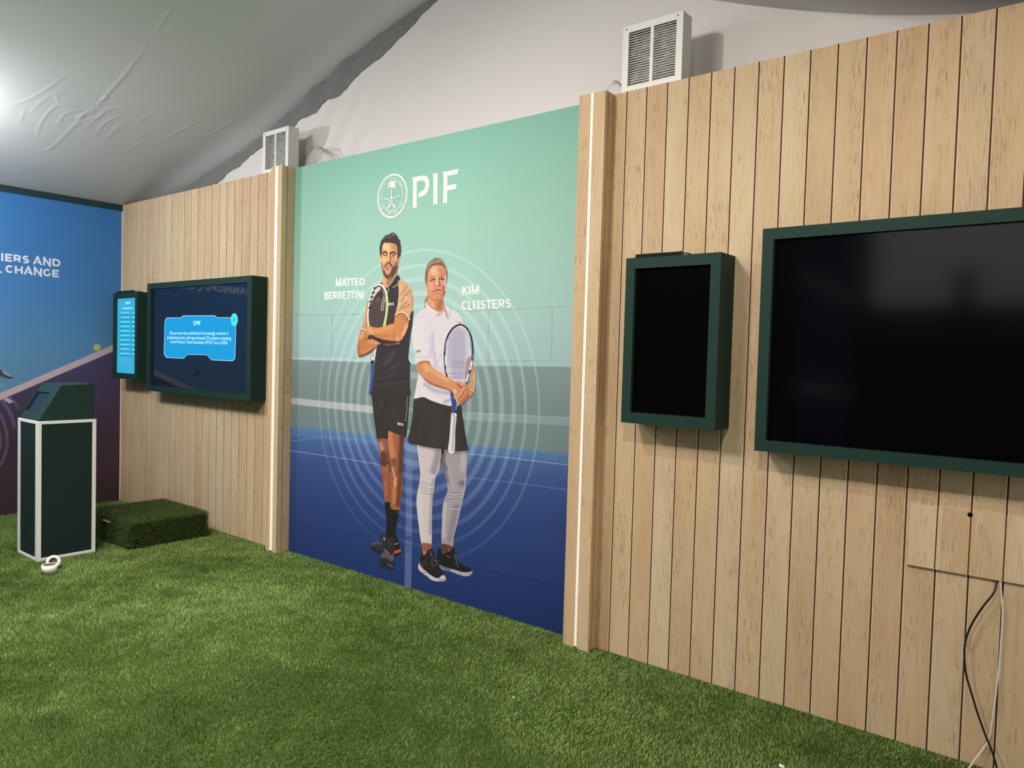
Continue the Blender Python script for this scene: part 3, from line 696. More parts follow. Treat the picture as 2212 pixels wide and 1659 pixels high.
def blade_obj(name, V, c, parent=None, origin=None):
    n = len(V) // 3; off = np.array(parent['_o']) if parent is not None else np.zeros(3)
    me = bpy.data.meshes.new(name); me.vertices.add(3 * n); me.vertices.foreach_set('co', (V - off).astype(np.float32).ravel())
    me.loops.add(3 * n); me.loops.foreach_set('vertex_index', np.arange(3 * n, dtype=np.int32))
    me.polygons.add(n); me.polygons.foreach_set('loop_start', np.arange(0, 3 * n, 3, dtype=np.int32))
    me.materials.append(M_BLADE); me.update(calc_edges=True)
    at = me.attributes.new('ink', 'FLOAT_COLOR', 'POINT'); q = np.ones((3 * n, 4), np.float32); q[:, :3] = c; at.data.foreach_set('color', q.ravel())
    o = bpy.data.objects.new(name, me); COL.objects.link(o); o['kind'] = 'stuff'
    if parent is not None: o.parent = parent
    return o
def lat(x, y, s, seed):                    # smooth value noise in the plane
    r = np.random.default_rng(seed); G = r.uniform(-1, 1, (64, 64)); x = x / s + 31.7; y = y / s + 29.3
    i = np.floor(x).astype(int); j = np.floor(y).astype(int); f = x - i; g = y - j; f = f * f * (3 - 2 * f); g = g * g * (3 - 2 * g)
    q = lambda a, b: G[a % 64, b % 64]
    return q(i, j) * (1 - f) * (1 - g) + q(i + 1, j) * f * (1 - g) + q(i, j + 1) * (1 - f) * g + q(i + 1, j + 1) * f * g
def tread(P):                              # pile brushed and trodden in different directions
    x, y = P[:, 0], P[:, 1]
    return .35 * lat(x, y, .55, 3) + .3 * lat(x, y, .10, 4) + .1, .35 * lat(x, y, .6, 5) + .3 * lat(x, y, .11, 6) - .05
NB = 640000
Pg = np.stack([RNG.uniform(-6.6, 1.95, NB), RNG.uniform(-3.35, .03, NB), np.zeros(NB)], 1)
keep = ~((Pg[:, 0] > -5.168) & (Pg[:, 0] < -4.75) & (Pg[:, 1] > -1.417) & (Pg[:, 1] < -.984))
keep &= ~((Pg[:, 0] > -5.7) & (Pg[:, 0] < -4.615) & (Pg[:, 1] > -.825) & (Pg[:, 1] < -.12))
keep &= Pg[:, 1] < np.where((Pg[:, 0] > -3.77) & (Pg[:, 0] < -1.05), .018, -.012)
keep &= ~((Pg[:, 1] > -.086) & (((Pg[:, 0] > -3.91) & (Pg[:, 0] < -3.765)) | ((Pg[:, 0] > -1.056) & (Pg[:, 0] < -.886))))
Pg = Pg[keep]
V, c = blades(Pg, np.tile([0, 0, 1.], (len(Pg), 1)), .017, .0034, 5, .62, 2.0, tread)
dens = 1 + .08 * lat(Pg[:, 0], Pg[:, 1], .4, 8) + .06 * lat(Pg[:, 0], Pg[:, 1], .11, 9) - .30 * np.clip((lat(Pg[:, 0], Pg[:, 1], .17, 12) + .6 * lat(Pg[:, 0], Pg[:, 1], .5, 13) - .45) * 2.2, 0, 1)
c = c * np.repeat(dens, 3)[:, None]
tag(blade_obj('turf_pile', V, c), 'green artificial grass pile covering the whole floor', 'artificial grass')

zt = float(on_y(272., 1127., -.80)[2]) - .012; xl = float(on_z(356., 1079., zt)[0])
tx0, tx1, ty0, ty1 = xl, -4.652, -.79, -.15
blk = tag(empty('turf_block', ((tx0 + tx1) / 2, (ty0 + ty1) / 2, 0)), 'low step block wrapped in dark artificial grass, behind the podium', 'step')
core = MB(); core.box(tx0, tx1, ty0, ty1, .004, zt)
bevel(core.build('block_core', mat('block_backing', (40, 54, 22), .9, .05), blk), .03, 3)
def rectp(n, o, a, b): u = RNG.random((n, 1)); v = RNG.random((n, 1)); return np.array(o) + u * np.array(a) + v * np.array(b)
Ps = [rectp(16000, (tx0, ty0, zt), (tx1 - tx0, 0, 0), (0, ty1 - ty0, 0)), rectp(11000, (tx1, ty0, .006), (0, ty1 - ty0, 0), (0, 0, zt)), rectp(12000, (tx0, ty0, .006), (tx1 - tx0, 0, 0), (0, 0, zt))]
Ns = [(0, 0, 1), (1, 0, 0), (0, -1, 0)]
VV, CC = [], []
for k in range(3):
    v, cc = blades(Ps[k], np.tile(np.array(Ns[k], float), (len(Ps[k]), 1)), .026, .0042, 20 + k, .8, .8, (None if k == 0 else (lambda P: (0 * P[:, 0], 0 * P[:, 0] - 0.0))))
    VV.append(v); CC.append(cc)
VV = np.concatenate(VV); VV[:, 2] = np.maximum(VV[:, 2], .002)
blade_obj('grass_cover', VV, np.concatenate(CC), blk)
lb = on_y(np.array([221.5, 236.]), np.array([1123.5, 1129.]), -.815)
sb = MB(); a, b_ = lb; sb.add([a + [0, 0, .006], b_ + [0, 0, .006], b_ - [0, 0, .004], a - [0, 0, .004], a + [0, .03, .006], b_ + [0, .03, .006], b_ + [0, .03, -.004], a + [0, .03, -.004]], [(0, 1, 2, 3), (4, 7, 6, 5), (0, 4, 5, 1), (3, 2, 6, 7)])
sb.build('white_strip', M_WHITE, blk)['label'] = 'small white strip'

# ------------------------------------------------------------------ tape rolls and scraps on the turf
M_TAPE = mat('cream_tape', (242, 236, 222), .55, .3); M_CORE = mat('tape_core', (120, 108, 100), .8, .1)
cpt = on_z(106.8, 1229.5, .035); r0 = .0475
tp = tag(empty('tape_roll', (cpt[0], cpt[1], .012)), 'cream roll of tape lying flat in front of the podium', 'tape', 'tape rolls by the podium')
c0 = (cpt[0], cpt[1], .012)
MB().lathe([(r0 - .008, 0), (r0, 0), (r0, .056), (r0 - .008, .056)], c0, 40).build('tape_layers', M_TAPE, tp, True)
MB().lathe([(r0 - .011, 0), (r0 - .0082, 0), (r0 - .0082, .056), (r0 - .011, .056)], c0, 40).build('core', M_CORE, tp, True)
c2 = on_z(116.0, 1217.5, .04); M2 = Matrix.Rotation(math.radians(62), 4, 'Z') @ Matrix.Rotation(math.radians(66), 4, 'X')
t2 = tag(empty('tape_roll', (c2[0], c2[1], .03)), 'white roll of tape tilted on edge against the flat cream roll', 'tape', 'tape rolls by the podium')
c2 = (c2[0], c2[1], .05)
MB().lathe([(.026, -.026), (.045, -.026), (.045, .026), (.026, .026)], c2, 32, M=M2).build('tape_layers', M_WHITE, t2, True)
MB().lathe([(.022, -.026), (.0258, -.026), (.0258, .026), (.022, .026)], c2, 32, M=M2).build('core', M_CORE, t2, True)
MB().tube([(c2[0] + .02, c2[1] - .05, .06), (c2[0] + .045, c2[1] - .055, .065), (c2[0] + .06, c2[1] - .04, .05), (c2[0] + .085, c2[1] - .045, .03)], .007, 6).build('loose_end', M_WHITE, t2, True)
for (u, v), s, lab in (((1110, 1506), .006, 'tiny cream crumb lying on the open turf'), ((1688, 1655), .013, 'small beige paper scrap at the bottom edge of the turf')):
    p = on_z(float(u), float(v), .026); b = bmesh.new(); bmesh.ops.create_icosphere(b, subdivisions=1, radius=s)
    for q in b.verts: q.co *= random.uniform(.7, 1.2); q.co.z *= .5
    vs = [tuple(np.array(q.co) + p) for q in b.verts]; fs = [[w.index for w in f.verts] for f in b.faces]; b.free()
    tag(mesh_obj('paper_scrap', vs, fs, M_TAPE, origin=p), lab, 'litter')

# ------------------------------------------------------------------ louvred vents on top of the partition
M_FILM = mat('clear_plastic_film', (150, 144, 142), .14, .8); M_HOUSE = mat('vent_housing', (214, 212, 206), .5, .3)
ntf = M_FILM.node_tree; tcf = ntf.nodes.new('ShaderNodeTexCoord'); nf = ntf.nodes.new('ShaderNodeTexNoise'); nf.inputs['Scale'].default_value = 14; nf.inputs['Detail'].default_value = 3; nf.inputs['Distortion'].default_value = 2
bf = ntf.nodes.new('ShaderNodeBump'); bf.inputs['Strength'].default_value = .9; bf.inputs['Distance'].default_value = .02
ntf.links.new(tcf.outputs['Object'], nf.inputs['Vector']); ntf.links.new(nf.outputs['Fac'], bf.inputs['Height']); ntf.links.new(bf.outputs[0], ntf.nodes['Principled BSDF'].inputs['Normal'])
M_SHEET = bpy.data.materials.new('clear_plastic_sheet'); M_SHEET.use_nodes = True
nt = M_SHEET.node_tree; pb = nt.nodes['Principled BSDF']; pb.inputs['Base Color'].default_value = col4((225, 222, 218)); pb.inputs['Roughness'].default_value = .12
tr = nt.nodes.new('ShaderNodeBsdfTransparent'); mxs = nt.nodes.new('ShaderNodeMixShader'); lw = nt.nodes.new('ShaderNodeLayerWeight'); lw.inputs[0].default_value = .3
nt.links.new(lw.outputs['Facing'], mxs.inputs[0]); nt.links.new(tr.outputs[0], mxs.inputs[1]); nt.links.new(pb.outputs[0], mxs.inputs[2]); nt.links.new(mxs.outputs[0], nt.nodes['Material Output'].inputs[0])
def vent(x0, x1, z1, label, bag):
    z0, y0, y1 = WALL_H + .0005, .03, .128
    r = tag(empty('vent_box', ((x0 + x1) / 2, (y0 + y1) / 2, z0)), label, 'vent', 'white louvred vents on top of the partition')
    h = MB(); t = .004
    h.box(x0, x0 + t, y0 + .003, y1, z0, z1); h.box(x1 - t, x1, y0 + .003, y1, z0, z1); h.box(x0 + t, x1 - t, y0 + .003, y1, z1 - t, z1); h.box(x0 + t, x1 - t, y0 + .003, y1, z0, z0 + t)
    h.build('housing', M_HOUSE, r)
    f = MB(); w = .036; f.frame(x0, x1, z0, z1, w, y0, y0 + .004); xm = (x0 + x1) / 2; f.box(xm - .009, xm + .009, y0, y0 + .004, z0 + w, z1 - w)
    f.build('front_frame', M_WHITE, r)
    s = MB(); n = 22
    for k in range(n):
        z = z0 + w + (k + .5) * (z1 - z0 - 2 * w) / n
        for a, b in ((x0 + w - .004, xm - .005), (xm + .005, x1 - w + .004)):
            s.add([(a, y0 + .003, z - .0036), (b, y0 + .003, z - .0036), (b, y0 + .009, z + .0024), (a, y0 + .009, z + .0024), (a, y0 + .0038, z - .0046), (b, y0 + .0038, z - .0046), (b, y0 + .0098, z + .0014), (a, y0 + .0098, z + .0014)],
                  [(0, 1, 2, 3), (7, 6, 5, 4), (0, 4, 5, 1), (3, 2, 6, 7)])
    s.build('louvre_grille', M_WHITE, r)
    for sx in (x0 + .02, x1 - .03):
        MB().lathe([(0, 0), (.0045, 0), (.0045, .0015), (0, .0015)], (sx, y0 - .0001, z1 - .016), 10, M=Matrix.Rotation(math.pi / 2, 4, 'X')).build('screw', mat('screw_head', (120, 116, 110), .4, .5), r)
    g = 26; gx = np.linspace(x0 + .006, x1 - .006, g); gz = np.linspace(z0 + .006, z1 - .006, g); GX, GZ = np.meshgrid(gx, gz)
    GY = y0 + .040 + .016 * lat(GX, GZ, .05, 31) + .009 * lat(GX, GZ, .018, 32)
    fc = [(j * g + i, j * g + i + 1, (j + 1) * g + i + 1, (j + 1) * g + i) for j in range(g - 1) for i in range(g - 1)]
    mesh_obj('plastic_film', np.stack([GX, GY, GZ], -1).reshape(-1, 3), fc, M_FILM, r, smooth=True)
    cx, cy, rx, ry, rz, lab2 = bag                     # crumpled plastic bag beside the box
    n1, n2 = 30, 14; vs = []
    for j in range(n2):
        for i in range(n1):
            a = 2 * math.pi * i / n1; e_ = j / (n2 - 1) * math.pi / 2; k = 1 + .05 * math.sin(a * 7 + j * .25) + .03 * math.sin(a * 13 - j * .4) + random.uniform(-.012, .012)
            vs.append((cx + rx * math.cos(a) * math.cos(e_) * k, cy + ry * math.sin(a) * math.cos(e_) * k, WALL_H + .001 + rz * math.sin(e_) * k * (1 - .35 * math.cos(a) * math.cos(e_))))
    fc = [(j * n1 + i, j * n1 + (i + 1) % n1, (j + 1) * n1 + (i + 1) % n1, (j + 1) * n1 + i) for j in range(n2 - 1) for i in range(n1)]
    tag(mesh_obj('plastic_bag', vs, fc, M_SHEET, origin=(cx, cy, WALL_H), smooth=True), lab2, 'plastic wrap', 'clear plastic bags on top of the partition')
vent(-.862, -.514, 3.356, 'white louvred vent box standing above the right plank wall', (-.985, .20, .085, .05, .14, 'crumpled clear plastic behind the left side of the right vent box'))
vent(-4.206, -3.858, 3.341, 'white louvred vent box standing above the slim left pillar', (-3.66, .20, .20, .055, .17, 'crumpled clear plastic bag to the right of the left vent box'))
# ------------------------------------------------------------------ printed turquoise panel
def tf(ox, oy, s):
    def f(*a):
        a = np.array(a, float).reshape(-1, 2); return a * s + [ox, oy]
    f.s = s; return f
tA = tf(760, 480, .13263); tB = tf(760, 600, .13263); tC = tf(860, 540, .13263); tD = tf(860, 660, .14472); tE = tf(770, 800, .13261)
tF = tf(770, 1000, .16875); tM = tf(810, 495, .06629); tW = tf(905, 550, .07835); tG = tf(765, 600, .11457); tH = tf(940, 690, .12056)
tS = tf(790, 1080, .09645); tZ = tf(890, 1160, .06632); tL = tf(800, 910, .12056); t1 = tf(600, 500, .29837); t2_ = tf(600, 860, .29837); tP = tf(760, 340, .13562)
def st(t, pts, w, c, a=1.0, soft=None):
    w = w * t.s; return ('s', t(*pts), w, c, a, (soft * t.s if soft is not None else max(.7, w * .55)))
def pg(t, pts, c, a=1.0, soft=8): return ('p', t(*pts), c, a, soft * t.s)

MURAL_L, MURAL_R = -3.7675, -1.0
def mfn(P, l=0): return on_y(P[:, 0], P[:, 1], YM) + np.stack([0 * P[:, 0], -.0002 * np.ones(len(P)) * l, 0 * P[:, 0]], 1)
# backdrop, painted on a fine grid
uu = np.arange(612, 1318, 1.5); vv = np.arange(196, 1426, 1.5)
U, V = np.meshgrid(uu, vv); P = np.stack([U.ravel(), V.ravel()], 1); W = on_y(P[:, 0], P[:, 1], YM)
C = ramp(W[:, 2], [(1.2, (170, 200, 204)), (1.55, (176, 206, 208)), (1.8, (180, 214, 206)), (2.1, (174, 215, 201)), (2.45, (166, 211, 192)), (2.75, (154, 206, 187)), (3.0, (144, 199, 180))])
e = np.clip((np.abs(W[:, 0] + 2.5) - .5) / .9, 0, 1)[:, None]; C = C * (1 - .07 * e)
FEN = (122, 158, 158)
for p, w in (([(110, 605), (400, 603), (660, 598)], 3.4), ([(1180, 578), (1530, 572), (2140, 540)], 3.4), ([(392, 605), (390, 935)], 4), ([(1527, 572), (1522, 975)], 4.5), ([(1986, 550), (1981, 978)], 5)): brush(P, C, st(t1, p, w, FEN, .75, 4))
brush(P, C, pg(t1, [(90, 904), (660, 918), (660, 946), (90, 926)], (196, 214, 214), .75, 6)); brush(P, C, pg(t1, [(1400, 938), (2150, 934), (2150, 984), (1400, 974)], (168, 196, 198), .8, 6))
for x in (150, 300, 545): brush(P, C, st(t1, [(x, 906), (x, 934)], 3, (150, 178, 182), .8, 3))
for x in (1640, 1838): brush(P, C, st(t1, [(x, 938), (x, 976)], 3, (140, 172, 176), .8, 3))
brush(P, C, st(t1, [(90, 905), (660, 919)], 3, (150, 178, 182), .7, 3)); brush(P, C, st(t1, [(1400, 938), (2150, 935)], 3, (132, 166, 170), .8, 3))
yl = lambda x, a, b: a[1] + (b[1] - a[1]) * (x - a[0]) / (b[0] - a[0])
wt = t1((105, 927), (600, 945), (1420, 973), (2150, 980)); wy = np.interp(P[:, 0], wt[:, 0], wt[:, 1])
tp_ = t1((105, 1203), (690, 1265)); tp2 = t2_((1340, 100), (2105, 140)); tape_t = np.interp(P[:, 0], np.r_[tp_[:, 0], tp2[:, 0]], np.r_[tp_[:, 1], tp2[:, 1]])
bl = t2_((100, 203), (700, 268), (1400, 338), (2110, 402)); by = np.interp(P[:, 0], bl[:, 0], bl[:, 1])
s = np.clip((P[:, 1] - wy) / 1.6 + .5, 0, 1)[:, None]; t = np.clip((P[:, 1] - wy) / np.maximum(by - wy, 1), 0, 1)
C = C * (1 - s) + ramp(t, [(0, (136, 154, 152)), (.5, (124, 142, 140)), (1, (116, 134, 136))]) * s
s = np.clip((P[:, 1] - by) / 4 + .5, 0, 1)[:, None]; dv = P[:, 1] - by
C = C * (1 - s) + ramp(dv, [(0, (94, 130, 172)), (18, (86, 118, 164)), (26, (76, 102, 152)), (70, (64, 84, 140)), (150, (50, 70, 124)), (260, (40, 60, 112)), (420, (30, 48, 98))]) * s
brush(P, C, pg(t1, [(90, 1202), (700, 1264), (700, 1318), (90, 1248)], (184, 188, 190), .95, 6)); brush(P, C, pg(t2_, [(1320, 99), (2150, 142), (2150, 203), (1320, 157)], (146, 160, 160), .85, 6))
brush(P, C, st(t2_, [(1320, 102), (2150, 144)], 4, (176, 186, 186), .8, 4))
brush(P, C, pg(t2_, [(700, 70), (1330, 70), (1330, 95), (700, 100)], (150, 164, 164), .7, 8))
for p, w, c, a in (([(90, 380), (400, 425), (740, 482)], 6, (150, 165, 200), .8), ([(95, 312), (200, 298), (290, 284), (480, 294), (720, 318)], 5, (140, 160, 198), .6), ([(90, 265), (200, 270)], 4, (110, 140, 190), .5),
                    ([(1370, 402), (1700, 436), (2100, 483)], 6, (150, 180, 212), .85), ([(1370, 575), (1640, 605), (2100, 664)], 5, (140, 160, 200), .6), ([(90, 905), (300, 950), (700, 1010)], 6, (30, 44, 92), .5), ([(1390, 1225), (1700, 1290), (2090, 1370)], 6, (24, 34, 78), .6)): brush(P, C, st(t2_, p, w, c, a, 6))
for k in range(26):                                   # court net in the right foreground and at the left
    x = 1420 + k * 27; brush(P, C, st(t2_, [(x, 350 + k * 2), (x + 4, 560 + k * 22)], 3, (34, 52, 100), .30, 4))
for k in range(14): brush(P, C, st(t2_, [(1420 + k * 6, 362 + k * 20), (2100, 430 + k * 42)], 3, (34, 52, 100), .26, 4))
for k in range(18): x = 105 + k * 32; brush(P, C, st(t2_, [(x, 212 + k * 3), (x - 2, 268 + k * 3)], 3, (60, 92, 150), .5, 4))
brush(P, C, pg(t2_, [(926, 290), (974, 290), (976, 520), (972, 980), (966, 1400), (916, 1400), (926, 900)], (98, 112, 160), .85, 6))
brush(P, C, pg(t2_, [(926, 300), (1010, 330), (1010, 520), (926, 520)], (112, 128, 172), .5, 8))
brush(P, C, pg(t2_, [(924, 1000), (968, 1000), (967, 1026), (924, 1026)], (56, 72, 122), .8, 6)); brush(P, C, st(t2_, [(932, 985), (962, 985)], 5, (70, 80, 120), .9, 4))
brush(P, C, st(t2_, [(934, 1075), (936, 1045), (950, 1034), (960, 1048), (952, 1075), (940, 1098), (948, 1120)], 6, (62, 72, 118), .95, 4))
rc = np.hypot(W[:, 0] + 2.3799, W[:, 2] - 1.2394); ring = np.zeros(len(P))
for ro, ri in ((1.043, 1.023), (.946, .920), (.861, .825), (.772, .731), (.686, .643), (.603, .559), (.507, .463), (.415, .368), (.322, .272), (.225, .175)):
    ring = np.maximum(ring, np.clip((ro - rc) / .006, 0, 1) * np.clip((rc - ri) / .006, 0, 1))
fade = ramp(W[:, 2], [(.2, (.04, 0, 0)), (.5, (.13, 0, 0)), (.9, (.19, 0, 0)), (1.3, (.26, 0, 0)), (2.3, (.36, 0, 0))])[:, :1]
C = C + (np.array([232, 240, 238]) - C) * ring[:, None] * fade
nu = len(uu); fc = [(j * nu + i, j * nu + i + 1, (j + 1) * nu + i + 1, (j + 1) * nu + i) for j in range(len(vv) - 1) for i in range(nu - 1)]
Wc = W.copy(); Wc[:, 0] = np.clip(Wc[:, 0], MURAL_L, MURAL_R); Wc[:, 2] = np.clip(Wc[:, 2], 0, WALL_H)
# drop cells that collapsed outside the panel
ok = ((W[:, 0] > MURAL_L - .012) & (W[:, 0] < MURAL_R + .012) & (W[:, 2] > -.012) & (W[:, 2] < WALL_H + .012)).reshape(len(vv), nu)
cell = ok[:-1, :-1] & ok[1:, :-1] & ok[:-1, 1:] & ok[1:, 1:]
fc = [f for f, q in zip(fc, cell.ravel()) if q]
used = np.unique(np.array(fc)); remap = -np.ones(len(Wc), int); remap[used] = np.arange(len(used)); fc = remap[np.array(fc)]
MUR = tag(empty('mural_panel', ((MURAL_L + MURAL_R) / 2, YM, 0)), 'tall turquoise and navy printed panel of two tennis players, between the wood pillars', 'mural')
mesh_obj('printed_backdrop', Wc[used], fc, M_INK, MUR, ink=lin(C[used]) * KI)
MB().box(MURAL_L, MURAL_R, YM + .0004, .14, 0.0, WALL_H - .001).build('backing_board', M_FABW, MUR)

# writing and emblem
ink = Ink(mfn); ink.k = 2; CR = (250, 246, 240)
for p in ([(958, 320), (1120, 292), (1160, 288), (1205, 310), (1232, 370), (1233, 440), (1215, 530), (1170, 598), (1110, 625), (1052, 628), (1072, 555), (1112, 543), (1150, 512), (1168, 470), (1172, 420), (1160, 385), (1130, 365), (1035, 382), (1032, 795), (973, 805), (974, 375), (968, 343)],
          [(1283, 262), (1365, 245), (1362, 745), (1298, 755), (1299, 315), (1293, 282)], [(1442, 235), (1703, 182), (1680, 265), (1525, 293), (1524, 447), (1672, 420), (1650, 503), (1520, 527), (1518, 720), (1453, 732), (1460, 290), (1453, 256)]): ink.poly(tP(*p), CR)
ink.build('printed_initials', M_INK, MUR, KI, .15)['label'] = 'large cream capitals'
ec = np.array([-2.651, 2.662]); em = lambda q, l: np.stack([q[:, 0] + ec[0], YM - .0006 - l * .000012, q[:, 1] + ec[1]], 1)
ink = Ink(em)
def ring_(r0, r1, n=64):
    for k in range(n):
        a, b = 2 * math.pi * k / n, 2 * math.pi * (k + 1) / n
        ink.poly([(r * math.cos(t), r * math.sin(t)) for r, t in ((r0, a), (r1, a), (r1, b), (r0, b))], CR)
ring_(.138, .151); ring_(.1005, .1055)
tx = 'PUBLIC INVESTMENT FUND'; n = len(tx)
for k, ch in enumerate(tx):
    if ch == ' ': continue
    a = math.radians(205 + (335 - 205) * (k + .5) / n); ca, sa = math.cos(a), math.sin(a); wd_ = .0052
    bx = lambda dx, dr: (ca * (.121 + dr) - sa * dx, sa * (.121 + dr) + ca * dx)
    ink.glyph(ch, [bx(-wd_, .0085), bx(wd_, .0085), bx(wd_, -.0085), bx(-wd_, -.0085)], .0032, CR)
for a0, tx in ((180, '1971'), (0, '19v1')):
    for k, ch in enumerate(tx):
        a = math.radians(a0 + (-10 + 6.5 * k if a0 == 180 else 10 - 6.5 * k)); ca, sa = math.cos(a), math.sin(a)
        up_ = .008 if a0 == 180 else -.008; sg = 1 if a0 == 180 else -1
        bx = lambda dx, dr: (ca * (.121 + dr) - sa * dx * sg, sa * (.121 + dr) + ca * dx * sg)
        ink.glyph(ch, [bx(-.005, .008 * sg), bx(.005, .008 * sg), bx(.005, -.008 * sg), bx(-.005, -.008 * sg)], .003, CR)
rr = random.Random(5)                                 # curved script along the top of the emblem
def pol(deg, r): a = math.radians(deg); return (r * math.cos(a), r * math.sin(a))
for a0, a1, shp in ((22, 55, 'sndwq'), (62, 112, 'alastthmarat'), (118, 158, 'alaamh')):
    base = .1165; m = len(shp); pts = []
    for k, ch in enumerate(shp):
        a = a0 + (a1 - a0) * k / m; da = (a1 - a0) / m
        if ch in 'al': ink.ribbon([pol(a + da * .5, base), pol(a + da * .45, base + .0135)], .0034, CR)
        if ch in 'tn': ink.ribbon([pol(a + da * .4, base + .010), pol(a + da * .6, base + .010)], .003, CR)
        if ch in 'swmqhn': ink.ribbon([pol(a + da * .2, base + .001), pol(a + da * .35, base + .007), pol(a + da * .65, base + .006), pol(a + da * .8, base + .0005)], .003, CR)
        if ch in 'rwd': ink.ribbon([pol(a + da * .3, base + .005), pol(a + da * .7, base + .001), pol(a + da * .9, base - .003)], .003, CR)
        pts.append(pol(a, base))
    pts.append(pol(a1, base)); ink.ribbon(pts, .0036, CR)
ep = lambda *a: [((x - 644) * .000636, (612 - y) * .000447 + (x - 644) * .0000) for x, y in a]
ink.ribbon(ep((643, 455), (643, 640)), .010, CR); ink.poly(ep((600, 650), (644, 620), (690, 650), (665, 645), (644, 668), (622, 645)), CR)
for d in range(-38, 219, 19):
    a = math.radians(d); tipx, tipy = 643 + 66 * math.cos(a), 462 - 82 * math.sin(a); midx, midy = 643 + 38 * math.cos(a), 450 - 60 * math.sin(a)
    ink.ribbon(catmull(ep((643, 462), (midx, midy), (tipx, tipy)), False, 4), .0075, CR, False)
for s_ in (1, -1):
    sw = [(644 + s_ * (x - 644), y) for x, y in ((515, 636), (570, 648), (620, 680), (665, 740), (690, 775))]
    ink.ribbon(catmull(ep(*sw), False, 5), .0068, CR); ink.ribbon(ep(*[(644 + s_ * (x - 644), y) for x, y in ((682, 765), (705, 800))]), .017, CR)
    ink.ribbon(ep(*[(644 + s_ * (x - 644), y) for x, y in ((652, 768), (690, 735))]), .008, CR)
ink.build('printed_emblem', M_INK, MUR, KI)['label'] = 'round cream emblem with palm and crossed swords'
NW = (252, 252, 246); q1 = lambda x, y: (690 + x * .05425, 580 + y * .05425); q2 = lambda x, y: (980 + x * .06329, 600 + y * .06329)
def mword(text, xr, top, bot, q, w, name, lab):
    for tt, xx, tp, bt in zip(text, xr, top, bot):
      i_ = Ink(mfn); i_.k = 2; i_.word(tt, [(q(a, 0)[0], q(b, 0)[0]) for a, b in xx], [q(*z) for z in tp], [q(*z) for z in bt], w, NW)
      i_.build(name, M_INK, MUR, KI, .15)['label'] = lab
mword(['MATTEO', 'BERRETTINI'], [[(655, 872), (885, 1092), (1065, 1240), (1225, 1395), (1415, 1568), (1590, 1805)], [(195, 352), (372, 518), (548, 705), (732, 892), (922, 1070), (1090, 1248), (1230, 1408), (1424, 1474), (1512, 1697), (1732, 1785)]],
      [((655, 408), (1800, 362)), ((195, 930), (1785, 875))], [((655, 714), (1800, 672)), ((195, 1236), (1785, 1190))], q1, 2.9, 'printed_name', 'white name left of the man')
mword(['KIM', 'CLIJSTERS'], [[(285, 490), (508, 572), (610, 862)], [(265, 465), (485, 636), (662, 722), (740, 888), (908, 1100), (1105, 1300), (1320, 1502), (1534, 1745), (1762, 1968)]],
      [((285, 288), (862, 256)), ((265, 795), (1968, 712))], [((285, 586), (862, 556)), ((265, 1090), (1968, 1022))], q2, 3.4, 'printed_name', 'white name right of the woman')

# ------------------------------------------------------------------ printed figures: painted film pieces
def island(poly, base, ops, sp, smooth):
    poly = np.asarray(poly, float)
    B = catmull(poly, True, 4) if smooth else poly
    n = len(B); L = np.hypot(*(np.roll(B, -1, 0) - B).T); out = []
    for i in range(n):
        k = max(1, int(round(L[i] / (sp * 1.2)))); out += [B[i] + (B[(i + 1) % n] - B[i]) * j / k for j in range(k)]
    B = np.array(out); keep = [0]
    for i in range(1, len(B)):
        if np.hypot(*(B[i] - B[keep[-1]])) > sp * .35: keep.append(i)
    B = B[keep]; n = len(B)
    lo, hi = B.min(0), B.max(0); gx = np.arange(lo[0] + sp * .5, hi[0], sp); gy = np.arange(lo[1] + sp * .5, hi[1], sp)
    GX, GY = np.meshgrid(gx, gy); G = np.stack([GX.ravel(), GY.ravel()], 1); G = G[inside(G, B)]
    if len(G): G = G[seg_dist(G, np.vstack([B, B[:1]])) > sp * .45]
    P = np.vstack([B, G]); r = delaunay_2d_cdt([Vector(p) for p in P.tolist()], [(i, (i + 1) % n) for i in range(n)], [], 1, 1e-5)
    V = np.array([v[:] for v in r[0]]); F = [list(f) for f in r[2]]
    C = np.tile(np.array(base, float), (len(V), 1)) if not callable(base) else base(V)
    for o in ops: brush(V, C, o)
    return V, F, C
def film(name, parent, isl, label=None):
    """isl: list of (layer, polygon, base colour, brush strokes, spacing)"""
    VV, FF, CC = [], [], []; n = 0
    for it in isl:
        lay, poly, base, ops = it[:4]; sp = it[4] if len(it) > 4 else 1.0; sm = it[5] if len(it) > 5 else True
        V, F, C = island(poly, base, ops, sp, sm)
        VV.append(mfn(V, 3 + lay)); FF += [[i + n for i in f] for f in F]; CC.append(C); n += len(V)
    o = mesh_obj(name, np.concatenate(VV), FF, M_INK, parent, ink=lin(np.clip(np.concatenate(CC), 0, 255)) * KI)
    if label: o['label'] = label
    return o
def each_line(name, parent, layer, items, label):
    for it in items: lines(name, parent, layer, [it], label)
def lines(name, parent, layer, items, label=None):
    i_ = Ink(mfn); i_.k = 0
    for t, pts, w, c in items: i_.ribbon(t(*pts) if len(pts) < 3 else catmull(t(*pts), False, 4), w * t.s, c)
    o = Ink.build(i_, name, M_INK, parent, KI, .05)
    for v in o.data.vertices: v.co.y -= .0002 * (3 + layer)
    if label: o['label'] = label
    return o
cat = lambda *a: np.vstack(a)
def figure(parent, isl, names, label):
    o = film('printed_person', parent, isl[:1], label)
    for nm, it in zip(names, isl[1:]): film(nm, o, [it])
    return o

